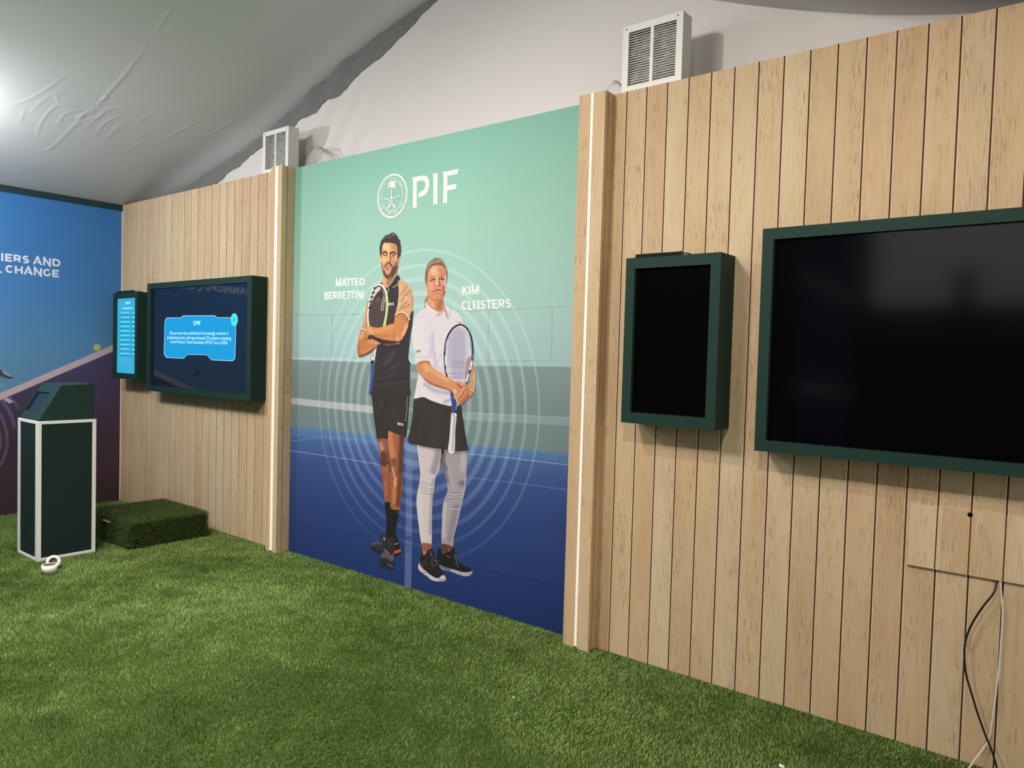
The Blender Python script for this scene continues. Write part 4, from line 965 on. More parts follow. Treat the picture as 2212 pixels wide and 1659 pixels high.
# ---- man
face = [st(tM, [(330, 560), (400, 620)], 190, (250, 208, 152), .9, 130), st(tM, [(620, 540), (660, 680)], 120, (206, 138, 96), .8, 110), st(tM, [(300, 930), (300, 1050)], 130, (246, 196, 142), .9, 90),
 st(tM, [(600, 950), (590, 1120)], 120, (226, 146, 102), .9, 90), st(tM, [(690, 780), (718, 900), (705, 1080)], 26, (250, 204, 186), .9, 16), st(tM, [(445, 700), (452, 900), (430, 1010)], 58, (252, 204, 150), 1, 36),
 st(tM, [(505, 800), (505, 930), (505, 1010)], 46, (160, 82, 54), 1, 24), st(tM, [(180, 930), (190, 1080)], 60, (246, 190, 166), 1, 30), st(tM, [(790, 960), (755, 1060)], 36, (222, 168, 142), 1, 20), st(tM, [(745, 930), (735, 1150), (735, 1300)], 30, (110, 74, 60), .9, 20),
 pg(tM, [(205, 1130), (240, 1300), (270, 1450), (340, 1580), (440, 1640), (560, 1630), (650, 1530), (710, 1400), (735, 1200), (725, 1080), (670, 1100), (630, 1190), (585, 1290), (540, 1390), (490, 1440), (420, 1500), (370, 1450), (330, 1370), (280, 1330), (245, 1230)], (84, 64, 60), .95, 60),
 st(tM, [(230, 1100), (250, 1260)], 50, (176, 110, 76), .7, 40), st(tM, [(690, 1080), (690, 1180)], 80, (176, 112, 110), .8, 60),
 st(tM, [(400, 1395), (440, 1380)], 110, (236, 158, 126), 1, 80), st(tM, [(325, 1250), (365, 1155), (420, 1112), (465, 1122), (535, 1168), (575, 1240)], 46, (98, 60, 54), 1, 22), st(tM, [(570, 1230), (560, 1330), (530, 1400)], 46, (112, 74, 66), .9, 28),
 st(tM, [(345, 1222), (400, 1190), (450, 1192), (505, 1206)], 36, (206, 128, 110), 1, 16), st(tM, [(365, 1262), (430, 1272), (500, 1250)], 26, (214, 140, 120), 1, 14), st(tM, [(352, 1234), (430, 1236), (520, 1222)], 11, (168, 84, 74), 1, 10), st(tM, [(375, 1302), (430, 1308), (470, 1298)], 28, (118, 64, 58), 1, 18),
 st(tM, [(400, 1058)], 26, (150, 80, 60), 1, 16), st(tM, [(468, 1068), (500, 1080)], 46, (116, 58, 54), 1, 22), st(tM, [(420, 1110), (440, 1130)], 14, (240, 190, 170), .8, 10),
 st(tM, [(260, 800), (285, 760), (345, 742), (410, 778)], 46, (58, 36, 28), 1, 14), st(tM, [(505, 800), (520, 768), (590, 752), (660, 768), (690, 810)], 46, (56, 36, 30), 1, 14),
 st(tM, [(290, 862), (340, 836), (388, 842)], 36, (78, 50, 36), 1, 14), st(tM, [(300, 830), (360, 810)], 20, (232, 178, 130), .8, 12), st(tM, [(400, 800), (400, 900)], 40, (196, 126, 84), .7, 26),
 st(tM, [(550, 836), (640, 846)], 46, (226, 192, 180), 1, 16), st(tM, [(600, 850)], 56, (60, 40, 32), 1, 18), st(tM, [(540, 818), (600, 804), (665, 860)], 16, (92, 62, 52), 1, 10), st(tM, [(550, 905), (620, 912), (660, 885)], 22, (186, 118, 88), .9, 16)]
headp = cat(tM((175, 800), (168, 700), (175, 560), (260, 380), (500, 220), (740, 380), (830, 600), (835, 880), (810, 1000), (780, 1110), (765, 1240), (740, 1380), (735, 1470)), tA((700, 890), (600, 1045), (582, 1070), (540, 1050), (500, 990), (512, 900), (515, 860)), tM((270, 1480), (248, 1380), (222, 1250), (205, 1120), (165, 1090), (150, 1000), (165, 880)))
MAN = figure(MUR, [
 (6, headp, (234, 172, 116), face + [st(tA, [(520, 900), (540, 990)], 40, (238, 178, 128), .9, 26), st(tA, [(640, 900), (600, 1000)], 60, (178, 108, 72), .8, 40), st(tA, [(585, 930), (575, 1010)], 10, (160, 96, 66), .8, 8), st(tA, [(720, 850), (690, 890)], 24, (228, 182, 160), .8, 16)], .7),
 # right forearm and upper arm, viewer's left
 (4, tB((148, 852), (200, 862), (240, 880), (262, 960), (300, 1005), (380, 1010), (490, 1062), (430, 1092), (392, 1140), (350, 1195), (300, 1236), (230, 1268), (130, 1295), (108, 1280), (93, 1200), (94, 1100), (108, 1000), (126, 910)), (206, 130, 80),
  [st(tB, [(180, 880), (150, 980)], 60, (240, 168, 110), .9, 46), st(tB, [(290, 1045), (420, 1060)], 50, (232, 156, 106), .9, 36), st(tB, [(130, 1280), (240, 1250), (380, 1150)], 34, (124, 70, 44), 1, 26), st(tB, [(110, 1120), (120, 1230)], 40, (186, 112, 68), .8, 30), st(tB, [(160, 1210), (260, 1180), (350, 1120)], 30, (222, 152, 112), .7, 26), st(tB, [(160, 1010), (260, 990), (300, 1010)], 12, (150, 84, 50), .8, 10)]),
 # left arm across the chest
 (9, tB((705, 636), (745, 602), (800, 582), (850, 592), (900, 635), (930, 700), (925, 770), (905, 840), (870, 920), (836, 970), (832, 1000), (775, 1032), (690, 1038), (570, 1022), (470, 992), (390, 962), (345, 935), (300, 945), (262, 955), (238, 925), (230, 870), (238, 805), (270, 782), (305, 782), (345, 803), (430, 812), (500, 800), (565, 778), (640, 752), (688, 740), (696, 690)), (218, 142, 86),
  [st(tB, [(265, 830), (330, 890)], 90, (238, 176, 126), .9, 60), st(tB, [(400, 870), (560, 830), (660, 800)], 70, (234, 162, 106), .9, 50), st(tB, [(740, 690), (720, 800), (720, 880)], 90, (232, 142, 76), .8, 60), st(tB, [(900, 780), (860, 880), (830, 950)], 50, (248, 184, 136), .9, 36), st(tB, [(740, 985), (770, 1000)], 60, (236, 158, 140), .9, 40),
   st(tB, [(400, 985), (540, 1022), (700, 1038)], 26, (146, 84, 54), 1, 20), st(tB, [(380, 930), (500, 950), (620, 945)], 12, (178, 104, 62), .8, 10), st(tB, [(690, 860), (700, 930), (690, 980)], 30, (196, 120, 76), .8, 26), st(tB, [(360, 850), (370, 930)], 10, (190, 120, 76), .7, 9), st(tB, [(820, 620), (880, 690)], 40, (206, 116, 62), .7, 34), st(tB, [(250, 800), (240, 870), (255, 930)], 8, (176, 108, 72), .7, 8)], .9),
 (5, tB((470, 1050), (560, 1072), (680, 1062), (775, 1050), (786, 1070), (780, 1086), (700, 1090), (600, 1112), (530, 1098)), (116, 84, 76), [st(tB, [(740, 1068), (776, 1066)], 30, (150, 120, 112), .9, 18), st(tB, [(520, 1080), (700, 1075)], 8, (70, 50, 46), .7, 8)]),
 # legs
 (2, tL((128, 300), (200, 290), (300, 310), (330, 330), (335, 500), (355, 700), (378, 900), (364, 1100), (352, 1300), (354, 1460), (258, 1460), (243, 1350), (218, 1100), (194, 850), (184, 750), (174, 600), (150, 430)), (150, 92, 68),
  [st(tL, [(190, 400), (215, 500)], 60, (208, 142, 126), .9, 50), st(tL, [(240, 600), (240, 680)], 120, (88, 62, 48), .95, 70), st(tL, [(200, 740), (250, 780), (300, 740)], 40, (70, 44, 34), .9, 30), st(tL, [(250, 880), (290, 860)], 70, (168, 100, 76), .8, 50), st(tL, [(260, 1100), (290, 1300)], 60, (176, 104, 76), .8, 40), st(tL, [(340, 400), (345, 650), (372, 900)], 40, (84, 54, 40), .9, 30), st(tL, [(348, 1000), (340, 1400)], 20, (120, 70, 50), .8, 16), st(tL, [(205, 900), (245, 1300)], 18, (116, 66, 48), .7, 16)]),
 (3, tL((326, 165), (400, 180), (560, 235), (612, 256), (602, 350), (590, 600), (584, 900), (580, 1150), (556, 1350), (524, 1592), (430, 1590), (368, 1545), (354, 1450), (356, 1200), (370, 900), (345, 650), (322, 400)), (162, 97, 66),
  [st(tL, [(350, 220), (365, 420), (390, 620)], 100, (204, 130, 84), .95, 70), st(tL, [(580, 250), (565, 600), (550, 900)], 110, (92, 58, 48), .95, 70), st(tL, [(410, 540), (420, 620)], 80, (196, 122, 84), .8, 60), st(tL, [(420, 700), (440, 780)], 80, (132, 80, 66), .9, 50), st(tL, [(400, 830), (440, 1000), (470, 1040)], 26, (232, 160, 124), .9, 20), st(tL, [(440, 1060), (445, 1160)], 40, (236, 172, 128), .9, 30), st(tL, [(430, 1200), (420, 1450)], 50, (208, 130, 92), .8, 40), st(tL, [(540, 1000), (500, 1500)], 70, (98, 60, 46), .9, 50), st(tL, [(370, 1150), (370, 1500)], 20, (150, 88, 60), .8, 16), st(tL, [(505, 900), (480, 960)], 30, (120, 66, 50), .8, 24)]),
], ['arm', 'arm', 'fingers', 'leg', 'leg'], 'bearded man with folded arms, facing front')
film('hair', MAN, [(7, tM((165, 790), (158, 600), (172, 510), (215, 370), (285, 285), (350, 195), (420, 185), (480, 165), (488, 118), (516, 152), (560, 105), (620, 118), (660, 135), (715, 190), (765, 295), (828, 375), (822, 450), (848, 545), (855, 700), (842, 850), (806, 900), (775, 965), (742, 935), (735, 800), (730, 660), (715, 560), (690, 500), (600, 466), (520, 452), (420, 436), (380, 462), (325, 428), (278, 490), (248, 560), (232, 700), (216, 850), (212, 960), (196, 900), (182, 850)), (64, 54, 54),
 [st(tM, [(340, 260), (420, 230), (500, 260)], 100, (102, 84, 86), .8, 80), st(tM, [(560, 160), (660, 180)], 70, (128, 108, 108), .8, 50), st(tM, [(620, 150), (600, 200)], 20, (150, 128, 124), .8, 16), st(tM, [(790, 600), (800, 800)], 60, (84, 74, 70), .8, 50), st(tM, [(190, 600), (190, 780)], 40, (44, 36, 34), .8, 30), st(tM, [(500, 400), (680, 430)], 50, (70, 52, 48), .8, 40)], .8)])
film('polo_shirt', MAN, [
 (1, cat(tB((560, 60), (585, 150), (640, 100), (690, 20), (715, -20), (755, -45), (790, 20), (770, 60), (762, 160), (900, 350), (1000, 540), (1001, 600), (987, 760), (967, 900), (947, 1060), (932, 1200), (922, 1320), (960, 1400), (950, 1440), (948, 1640)), tE((872, 230), (850, 352), (600, 365), (255, 360), (262, 250), (275, 120), (285, 0)), tB((355, 1640), (372, 1400), (392, 1230), (400, 1110), (300, 900), (290, 500), (330, 200), (495, 75), (520, 105))), (62, 54, 55),
  [st(tB, [(690, 1200), (620, 1320), (540, 1400)], 60, (88, 78, 78), .6, 50), st(tB, [(880, 1350), (760, 1400), (620, 1500)], 26, (84, 74, 74), .7, 22), st(tB, [(960, 820), (940, 1050)], 22, (86, 78, 80), .7, 18), st(tE, [(280, 240), (520, 220), (850, 190)], 16, (84, 74, 72), .7, 14), st(tE, [(300, 150), (500, 100), (720, 40)], 18, (78, 70, 70), .7, 16), st(tE, [(300, 190), (560, 150), (840, 110)], 12, (46, 40, 42), .7, 12), st(tB, [(640, 420), (630, 700)], 60, (74, 66, 68), .6, 50), st(tB, [(950, 1420), (920, 1350), (760, 1400)], 12, (44, 38, 40), .7, 10), st(tB, [(715, 40), (640, 130)], 30, (50, 44, 46), .7, 20), st(tB, [(500, 1110), (700, 1130), (860, 1050)], 40, (50, 44, 46), .7, 40)]),
 (2, tB((768, 40), (830, 48), (900, 88), (960, 170), (990, 260), (1004, 400), (994, 520), (965, 610), (938, 705), (905, 640), (855, 590), (800, 575), (745, 600), (706, 640), (716, 555), (746, 440), (762, 300), (766, 200), (756, 100)), (226, 172, 128),
  [st(tB, [(800, 130), (790, 300), (760, 480)], 60, (240, 192, 150), .8, 50), st(tB, [(905, 130), (840, 205), (792, 290)], 10, (150, 96, 66), .9, 8), st(tB, [(968, 200), (880, 285), (800, 380)], 12, (156, 100, 68), .9, 10), st(tB, [(900, 400), (830, 450), (780, 520)], 10, (170, 112, 78), .8, 9), st(tB, [(950, 430), (880, 470), (800, 500)], 14, (166, 110, 76), .8, 12), st(tB, [(990, 300), (990, 480)], 30, (206, 148, 100), .8, 24), st(tB, [(985, 560), (955, 640)], 26, (70, 56, 54), .95, 12), st(tB, [(900, 90), (950, 180)], 20, (238, 190, 146), .8, 16)], .9),
 (3, tB((262, 370), (240, 450), (215, 570), (186, 740), (160, 832), (195, 845), (232, 870), (255, 800), (285, 780), (285, 600), (290, 430)), (214, 160, 116), [st(tB, [(230, 560), (205, 740)], 30, (230, 178, 136), .8, 24), st(tB, [(240, 640), (235, 780)], 12, (176, 122, 84), .7, 10)]),
], 'black polo shirt with tan sleeves')
WT_ = (244, 236, 234)
each_line('shirt_edging', MAN, 11, [(tB, [(705, 622), (745, 586), (800, 562), (860, 576), (912, 622), (938, 692)], 17, WT_), (tB, [(712, 640), (750, 604), (800, 580), (850, 590), (897, 632), (924, 702)], 9, (40, 36, 38)), (tB, [(160, 836), (197, 842), (230, 864)], 17, WT_), (tB, [(150, 851), (190, 857), (225, 874)], 8, (40, 36, 38)),
 (tB, [(668, 160), (722, 134), (757, 94)], 9, (232, 216, 210)), (tB, [(605, 168), (598, 215), (578, 250)], 10, (226, 204, 194))], 'white and black edging')
ink_items = []
def tiny(t, text, boxes, w, c):
    i_ = Ink(mfn); i_.k = 0
    for ch, b in zip(text, boxes): i_.glyph(ch, t(*b), w * t.s, c)
    return i_
def tiny_build(i_, name, parent, layer, label):
    o = i_.build(name, M_INK, parent, KI, .12)
    for v in o.data.vertices: v.co.y -= .0002 * (3 + layer)
    o['label'] = label
BX = lambda x0, x1, y0, y1, sl=0, sk=0: [(x0, y1), (x1, y1 + sl), (x1 + sk, y0 + sl), (x0 + sk, y0)]
mk = lambda: tiny(tB, '', [], 1, (0, 0, 0))
i_ = tiny(tB, 'BOSS', [BX(602, 622, 408, 452), BX(627, 649, 407, 451), BX(653, 670, 406, 450), BX(675, 693, 405, 449)], 8, (250, 244, 240))
tiny_build(i_, 'shirt_print', MAN, 12, 'white sponsor word'); i_ = mk()
for k, a in enumerate([BX(676, 697, 846, 888, 3), BX(702, 725, 850, 894, 3), BX(730, 748, 856, 900, 3), BX(752, 770, 860, 905, 3)]): i_.glyph('BOSS'[k], tE(*a), 8 * tE.s, (240, 236, 232))
tiny_build(i_, 'shorts_print', MAN, 12, 'white sponsor word'); i_ = mk()
i_.ribbon(tB(*[(884 + 27 * math.cos(t), 340 + 36 * math.sin(t)) for t in np.linspace(0, 6.28, 20)]), 1.1, (250, 226, 206)); i_.ribbon(tB((870, 325), (898, 352)), 1.4, (250, 226, 206))
for k, (ch, b) in enumerate((('P', [(918, 385), (934, 395), (946, 352), (930, 342)]), ('I', [(944, 398), (952, 402), (962, 366), (954, 362)]), ('F', [(958, 412), (970, 418), (980, 384), (968, 378)]))): i_.glyph(ch, tB(*b), .9, (250, 226, 206))
tiny_build(i_, 'sleeve_print', MAN, 12, 'white sleeve emblem')
film('shorts', MAN, [(4, tE((256, 335), (600, 345), (870, 320), (868, 440), (852, 650), (832, 900), (808, 1078), (760, 1068), (700, 1050), (600, 1015), (522, 985), (516, 1060), (508, 1120), (430, 1106), (340, 1118), (320, 1000), (290, 800), (268, 600), (256, 450)), (60, 52, 48),
 [st(tE, [(430, 470), (380, 600), (310, 720)], 26, (78, 68, 62), .6, 22), st(tE, [(480, 480), (500, 620)], 30, (46, 40, 38), .7, 26), st(tE, [(520, 960), (510, 1100)], 20, (42, 36, 34), .8, 14), st(tE, [(600, 600), (640, 800)], 70, (68, 58, 54), .6, 60), st(tE, [(835, 430), (820, 560), (828, 620), (812, 740), (800, 830)], 9, (172, 156, 146), .95, 7), st(tE, [(860, 480), (840, 800)], 22, (44, 38, 38), .8, 16)])], 'black tennis shorts')
film('sock', MAN, [(5, tS((428, 40), (480, 48), (545, 40), (550, 130), (566, 180), (600, 212), (680, 226), (748, 232), (722, 400), (692, 560), (672, 650), (676, 760), (705, 860), (600, 920), (450, 880), (466, 650), (470, 480), (450, 250)), (33, 34, 34), [st(tS, [(720, 275)], 34, (92, 100, 108), .9, 14), st(tS, [(560, 300), (570, 700)], 40, (42, 42, 42), .6, 36)])], 'black sock')
film('shoe', MAN, [(6, tS((400, 770), (450, 762), (480, 900), (470, 1060), (400, 1170), (330, 1218), (260, 1196), (180, 1150), (125, 1095), (96, 970), (200, 935), (310, 925), (340, 850), (320, 800), (350, 772)), (52, 52, 60), [st(tS, [(150, 980), (260, 965), (330, 975)], 60, (92, 92, 112), .9, 46), st(tS, [(150, 1090), (260, 1150), (340, 1170)], 60, (36, 38, 40), .9, 40), st(tS, [(410, 850), (430, 890)], 24, (244, 170, 148), 1, 10), st(tS, [(380, 900), (330, 1000)], 24, (70, 70, 84), .8, 18)], .8)], 'dark shoe pointing left')
film('shoe', MAN, [(7, tS((640, 835), (720, 838), (752, 1000), (792, 1105), (794, 1195), (700, 1252), (640, 1244), (616, 1150), (630, 1000)), (36, 36, 38), [pg(tS, [(624, 1148), (786, 1098), (796, 1158), (640, 1208)], (228, 100, 62), 1, 10), pg(tS, [(650, 1158), (770, 1120), (772, 1140), (655, 1182)], (160, 60, 44), .9, 10), st(tS, [(645, 1000), (722, 970)], 24, (196, 118, 88), 1, 10)], .8),
 (8, tS((470, 855), (540, 838), (610, 845), (645, 950), (640, 1100), (648, 1300), (656, 1450), (612, 1556), (500, 1540), (340, 1482), (308, 1420), (340, 1260), (398, 1120), (446, 970)), (48, 48, 54),
 [st(tS, [(380, 1240), (460, 1230), (580, 1310)], 110, (98, 96, 116), .95, 70), st(tS, [(330, 1400), (450, 1450), (600, 1480)], 70, (40, 42, 44), .95, 40), st(tS, [(500, 1440), (600, 1486)], 22, (134, 134, 134), .9, 12), st(tS, [(425, 1110), (520, 1196)], 16, (232, 140, 122), 1, 8), st(tS, [(420, 1130), (510, 1230)], 16, (130, 40, 46), .8, 10), st(tS, [(610, 1200), (606, 1300)], 10, (196, 120, 96), .9, 7), st(tS, [(480, 1300), (560, 1330)], 20, (70, 66, 82), .8, 12), st(tS, [(530, 880), (540, 1000)], 14, (84, 86, 88), .7, 10), st(tS, [(590, 900), (570, 1050)], 10, (80, 82, 84), .7, 8)], .8)], 'dark toe-first shoe with orange marks')
RK = tB((262, 795), (254, 640), (260, 520), (278, 380), (310, 250), (360, 150), (408, 100), (450, 88), (510, 108), (555, 170), (585, 270), (598, 400), (594, 540), (572, 680), (546, 790), (420, 815), (330, 810))
ops = [st(tB, [(285, y), (570, y + 6)], 7, (128, 108, 104), .7, 6) for y in range(360, 800, 27)] + [st(tB, [(x, 300), (x - 10, 800)], 6, (120, 100, 98), .6, 6) for x in range(310, 560, 26)]
ops += [pg(tB, [(402, 165), (462, 140), (472, 190), (420, 240), (355, 330), (312, 425), (300, 400), (330, 300), (360, 225)], (236, 214, 214), 1, 8), st(tB, [(470, 150), (500, 170), (520, 250)], 20, (120, 100, 100), .8, 12), st(tB, [(430, 320), (400, 400)], 14, (150, 128, 120), .7, 10), st(tB, [(430, 320), (470, 390)], 14, (150, 128, 120), .7, 10),
 st(tB, [(275, 800), (262, 650), (270, 520), (288, 380), (322, 250), (372, 155), (430, 108)], 26, (252, 248, 236), 1, 6), st(tB, [(430, 106), (490, 122), (540, 185), (568, 280)], 32, (250, 246, 236), 1, 6), st(tB, [(566, 270), (580, 400), (574, 560), (552, 690), (526, 800)], 42, (226, 232, 134), 1, 6), st(tB, [(556, 270), (568, 400), (560, 560), (540, 690)], 8, (250, 250, 226), .9, 6), st(tB, [(592, 400), (586, 560), (560, 720)], 10, (176, 184, 110), .9, 8), st(tB, [(272, 720), (280, 800)], 22, (240, 240, 150), .9, 12)]
ops += [st(tB, [(x, y), (x + 26, y - 8)], 26, (30, 24, 24), 1, 6) for x, y in ((368, 170), (338, 250), (314, 320), (296, 392), (282, 490))] + [st(tB, [(518, 310), (508, 385), (486, 450), (484, 515), (498, 532), (514, 512), (520, 440), (536, 390), (540, 320)], 9, (244, 228, 228), 1, 6), st(tB, [(500, 200), (526, 260), (520, 310)], 9, (206, 180, 180), .9, 6)]
film('tennis_racket', MAN, [(5, RK, (68, 55, 53), ops, .8),
 (3, tB((392, 1175), (374, 1300), (362, 1348), (360, 1380), (318, 1380), (322, 1250), (350, 1180)), (242, 238, 230), [st(tB, [(350, 1200), (345, 1290)], 12, (60, 54, 50), .8, 8), st(tB, [(320, 1250), (318, 1380)], 10, (60, 58, 70), .9, 6), pg(tB, [(320, 1345), (366, 1338), (364, 1372), (320, 1378)], (186, 84, 86), 1, 6)]),
 (3, cat(tB((312, 1378), (362, 1370)), tE((288, 0), (262, 250), (248, 398), (196, 376), (212, 250), (232, 0))), (74, 92, 150), [st(tE, [(236, 0), (204, 370)], 8, (120, 146, 206), .7, 7), st(tE, [(272, 60), (245, 380)], 10, (50, 66, 120), .7, 8)])], 'white and lime racket held under the arm')
film('wristwatch', MAN, [(10, tB((268, 960), (280, 938), (320, 928), (348, 942), (356, 968), (440, 1018), (530, 1072), (500, 1075), (420, 1034), (350, 990), (300, 1000), (270, 985)), (58, 50, 48), [st(tB, [(312, 962)], 50, (78, 70, 70), .8, 24), st(tB, [(360, 975), (500, 1060)], 10, (44, 36, 34), .8, 8)])], 'dark wristwatch')

# ---- woman
fw = [st(tW, [(380, 400), (420, 480)], 190, (246, 194, 156), .9, 140), st(tW, [(620, 420), (660, 520)], 110, (206, 134, 96), .8, 90), st(tW, [(320, 820), (340, 900)], 150, (238, 168, 134), .9, 110), st(tW, [(660, 800)], 110, (230, 160, 144), .9, 80), st(tW, [(690, 900), (690, 1020), (660, 1120)], 80, (168, 98, 76), .9, 50), st(tW, [(735, 580), (740, 760), (725, 980)], 22, (252, 226, 212), .95, 16),
 st(tW, [(600, 1300), (560, 1470)], 150, (180, 108, 76), .9, 100), st(tW, [(300, 1250), (400, 1420)], 90, (232, 172, 132), .9, 60), st(tW, [(300, 1180), (420, 1250), (560, 1240), (680, 1120)], 40, (198, 128, 94), .9, 36), st(tW, [(460, 1350), (500, 1470)], 50, (196, 124, 88), .7, 40),
 st(tW, [(335, 622), (440, 618)], 20, (160, 96, 72), .9, 14), st(tW, [(555, 656), (620, 606), (695, 586)], 26, (136, 82, 62), .9, 14), st(tW, [(318, 726), (370, 690), (410, 676), (452, 692)], 30, (90, 60, 46), 1, 12), st(tW, [(410, 702)], 30, (98, 76, 58), 1, 14), st(tW, [(380, 700)], 14, (216, 190, 170), .8, 10), st(tW, [(370, 742), (420, 746)], 18, (184, 116, 90), .9, 14),
 st(tW, [(585, 708), (690, 704)], 34, (236, 216, 206), 1, 12), st(tW, [(636, 684), (650, 694)], 44, (66, 58, 52), 1, 14), st(tW, [(556, 690), (610, 662), (670, 664), (716, 692)], 22, (60, 42, 36), 1, 10), st(tW, [(590, 738), (680, 730)], 14, (190, 120, 100), .9, 12),
 st(tW, [(500, 640), (500, 800)], 60, (248, 188, 150), .9, 40), st(tW, [(556, 690), (576, 790), (600, 850)], 34, (156, 92, 68), .95, 22), st(tW, [(515, 815)], 60, (246, 180, 152), .9, 40), st(tW, [(468, 866)], 24, (150, 84, 64), 1, 14), st(tW, [(548, 852), (572, 846)], 32, (128, 68, 58), 1, 16), st(tW, [(520, 885), (540, 900)], 20, (170, 100, 80), .8, 14), st(tW, [(430, 860), (405, 920)], 14, (196, 124, 96), .8, 12),
 st(tW, [(430, 1000), (540, 956), (610, 972)], 26, (206, 124, 106), .95, 14), st(tW, [(430, 1030), (520, 1024), (606, 1006)], 34, (218, 142, 124), .95, 18), st(tW, [(390, 1034), (430, 1002), (520, 978), (622, 986)], 19, (112, 50, 46), 1, 9), st(tW, [(480, 1076), (580, 1062)], 26, (188, 114, 90), .9, 20), st(tW, [(505, 1168), (506, 1215)], 15, (120, 64, 48), 1, 10), st(tW, [(540, 1190), (550, 1220)], 18, (248, 196, 168), .8, 14), st(tW, [(400, 1040), (385, 1100)], 14, (200, 128, 98), .7, 12), st(tW, [(650, 1000), (640, 1090)], 18, (226, 150, 126), .7, 14), st(tW, [(190, 850), (222, 970)], 40, (244, 180, 150), .9, 24), st(tW, [(215, 800), (235, 900)], 14, (170, 104, 80), .8, 10)]
WOM = figure(MUR, [
 (6, tW((480, 190), (300, 330), (240, 550), (232, 740), (175, 752), (190, 850), (208, 960), (238, 1040), (252, 1130), (258, 1280), (225, 1320), (300, 1440), (440, 1540), (560, 1580), (690, 1560), (740, 1500), (690, 1400), (678, 1300), (685, 1180), (722, 1090), (738, 960), (746, 850), (765, 700), (772, 550), (745, 400), (650, 270)), (228, 154, 114), fw, .7),
 # right arm across the waist
 (13, tD((272, 884), (300, 852), (350, 828), (420, 820), (480, 838), (500, 896), (560, 948), (650, 1008), (720, 1058), (800, 1098), (862, 1136), (905, 1128), (985, 1150), (1012, 1190), (992, 1216), (945, 1238), (952, 1290), (922, 1322), (870, 1332), (820, 1302), (740, 1262), (600, 1222), (480, 1172), (400, 1112), (338, 1044), (300, 970)), (218, 148, 104),
  [st(tD, [(400, 900), (560, 1000), (740, 1110)], 70, (236, 170, 124), .9, 60), st(tD, [(420, 980), (440, 960)], 40, (238, 176, 136), .8, 30), st(tD, [(400, 1110), (520, 1180), (680, 1235), (800, 1290)], 44, (170, 104, 74), .95, 34), st(tD, [(310, 870), (400, 840), (470, 850)], 22, (176, 112, 84), .8, 18), st(tD, [(890, 1170), (930, 1215), (960, 1225)], 20, (136, 80, 60), .9, 14), st(tD, [(840, 1270), (860, 1285)], 44, (242, 192, 166), .9, 30), st(tD, [(900, 1250), (920, 1300)], 30, (200, 130, 96), .8, 22), st(tD, [(900, 1140), (990, 1170)], 22, (230, 164, 124), .8, 16), st(tD, [(320, 900), (340, 1020)], 20, (196, 126, 88), .7, 18)], .9),
 # left forearm and hand
 (14, tD((1118, 880), (1140, 930), (1158, 1000), (1156, 1100), (1142, 1250), (1112, 1332), (1042, 1402), (992, 1452), (942, 1484), (892, 1455), (880, 1425), (850, 1392), (828, 1350), (872, 1330), (922, 1308), (950, 1252), (1000, 1202), (1050, 1172), (1082, 1120), (1108, 1000)), (212, 142, 102),
  [st(tD, [(1140, 1000), (1146, 1150), (1130, 1280)], 14, (250, 214, 194), .9, 12), st(tD, [(1110, 1060), (1080, 1200)], 40, (228, 160, 118), .8, 34), st(tD, [(985, 1235), (930, 1320), (880, 1390)], 40, (232, 160, 124), .9, 20), st(tD, [(1010, 1250), (950, 1340), (890, 1400)], 10, (128, 74, 56), .95, 8), st(tD, [(1040, 1290), (970, 1370), (900, 1420)], 30, (206, 134, 98), .9, 18), st(tD, [(1050, 1320), (980, 1400), (920, 1430)], 9, (130, 76, 58), .95, 8), st(tD, [(1060, 1350), (1000, 1420), (940, 1460)], 28, (150, 92, 68), .9, 20), st(tD, [(1030, 1230), (1060, 1300)], 18, (168, 104, 78), .8, 14), st(tD, [(1105, 1250)], 16, (250, 230, 214), .9, 8), st(tD, [(840, 1355), (880, 1420)], 16, (236, 172, 140), .8, 12), st(tD, [(1090, 1130), (1060, 1180), (1010, 1200)], 10, (150, 92, 66), .8, 9)], .9),
 (3, tD((1030, 780), (1060, 752), (1095, 742), (1100, 850), (1075, 960), (1040, 1060), (1010, 1110), (998, 1090), (1006, 950)), (166, 96, 72), [st(tD, [(1085, 780), (1060, 950)], 26, (196, 122, 92), .8, 20)]),
 # ankles
 (2, tZ((338, 200), (625, 240), (632, 370), (510, 430), (478, 530), (375, 606), (345, 480)), (160, 92, 74), [st(tZ, [(400, 480), (400, 560)], 60, (206, 140, 118), .9, 50), st(tZ, [(520, 280), (600, 300)], 60, (132, 74, 56), .8, 50)]),
 (2, tZ((985, 220), (1320, 310), (1300, 430), (1200, 490), (1030, 570), (955, 450)), (96, 64, 48), [st(tZ, [(1200, 360), (1220, 460)], 60, (150, 84, 66), .8, 50)]),
], ['arm', 'arm', 'elbow', 'ankle', 'ankle'], 'woman with pulled back fair hair, facing front')
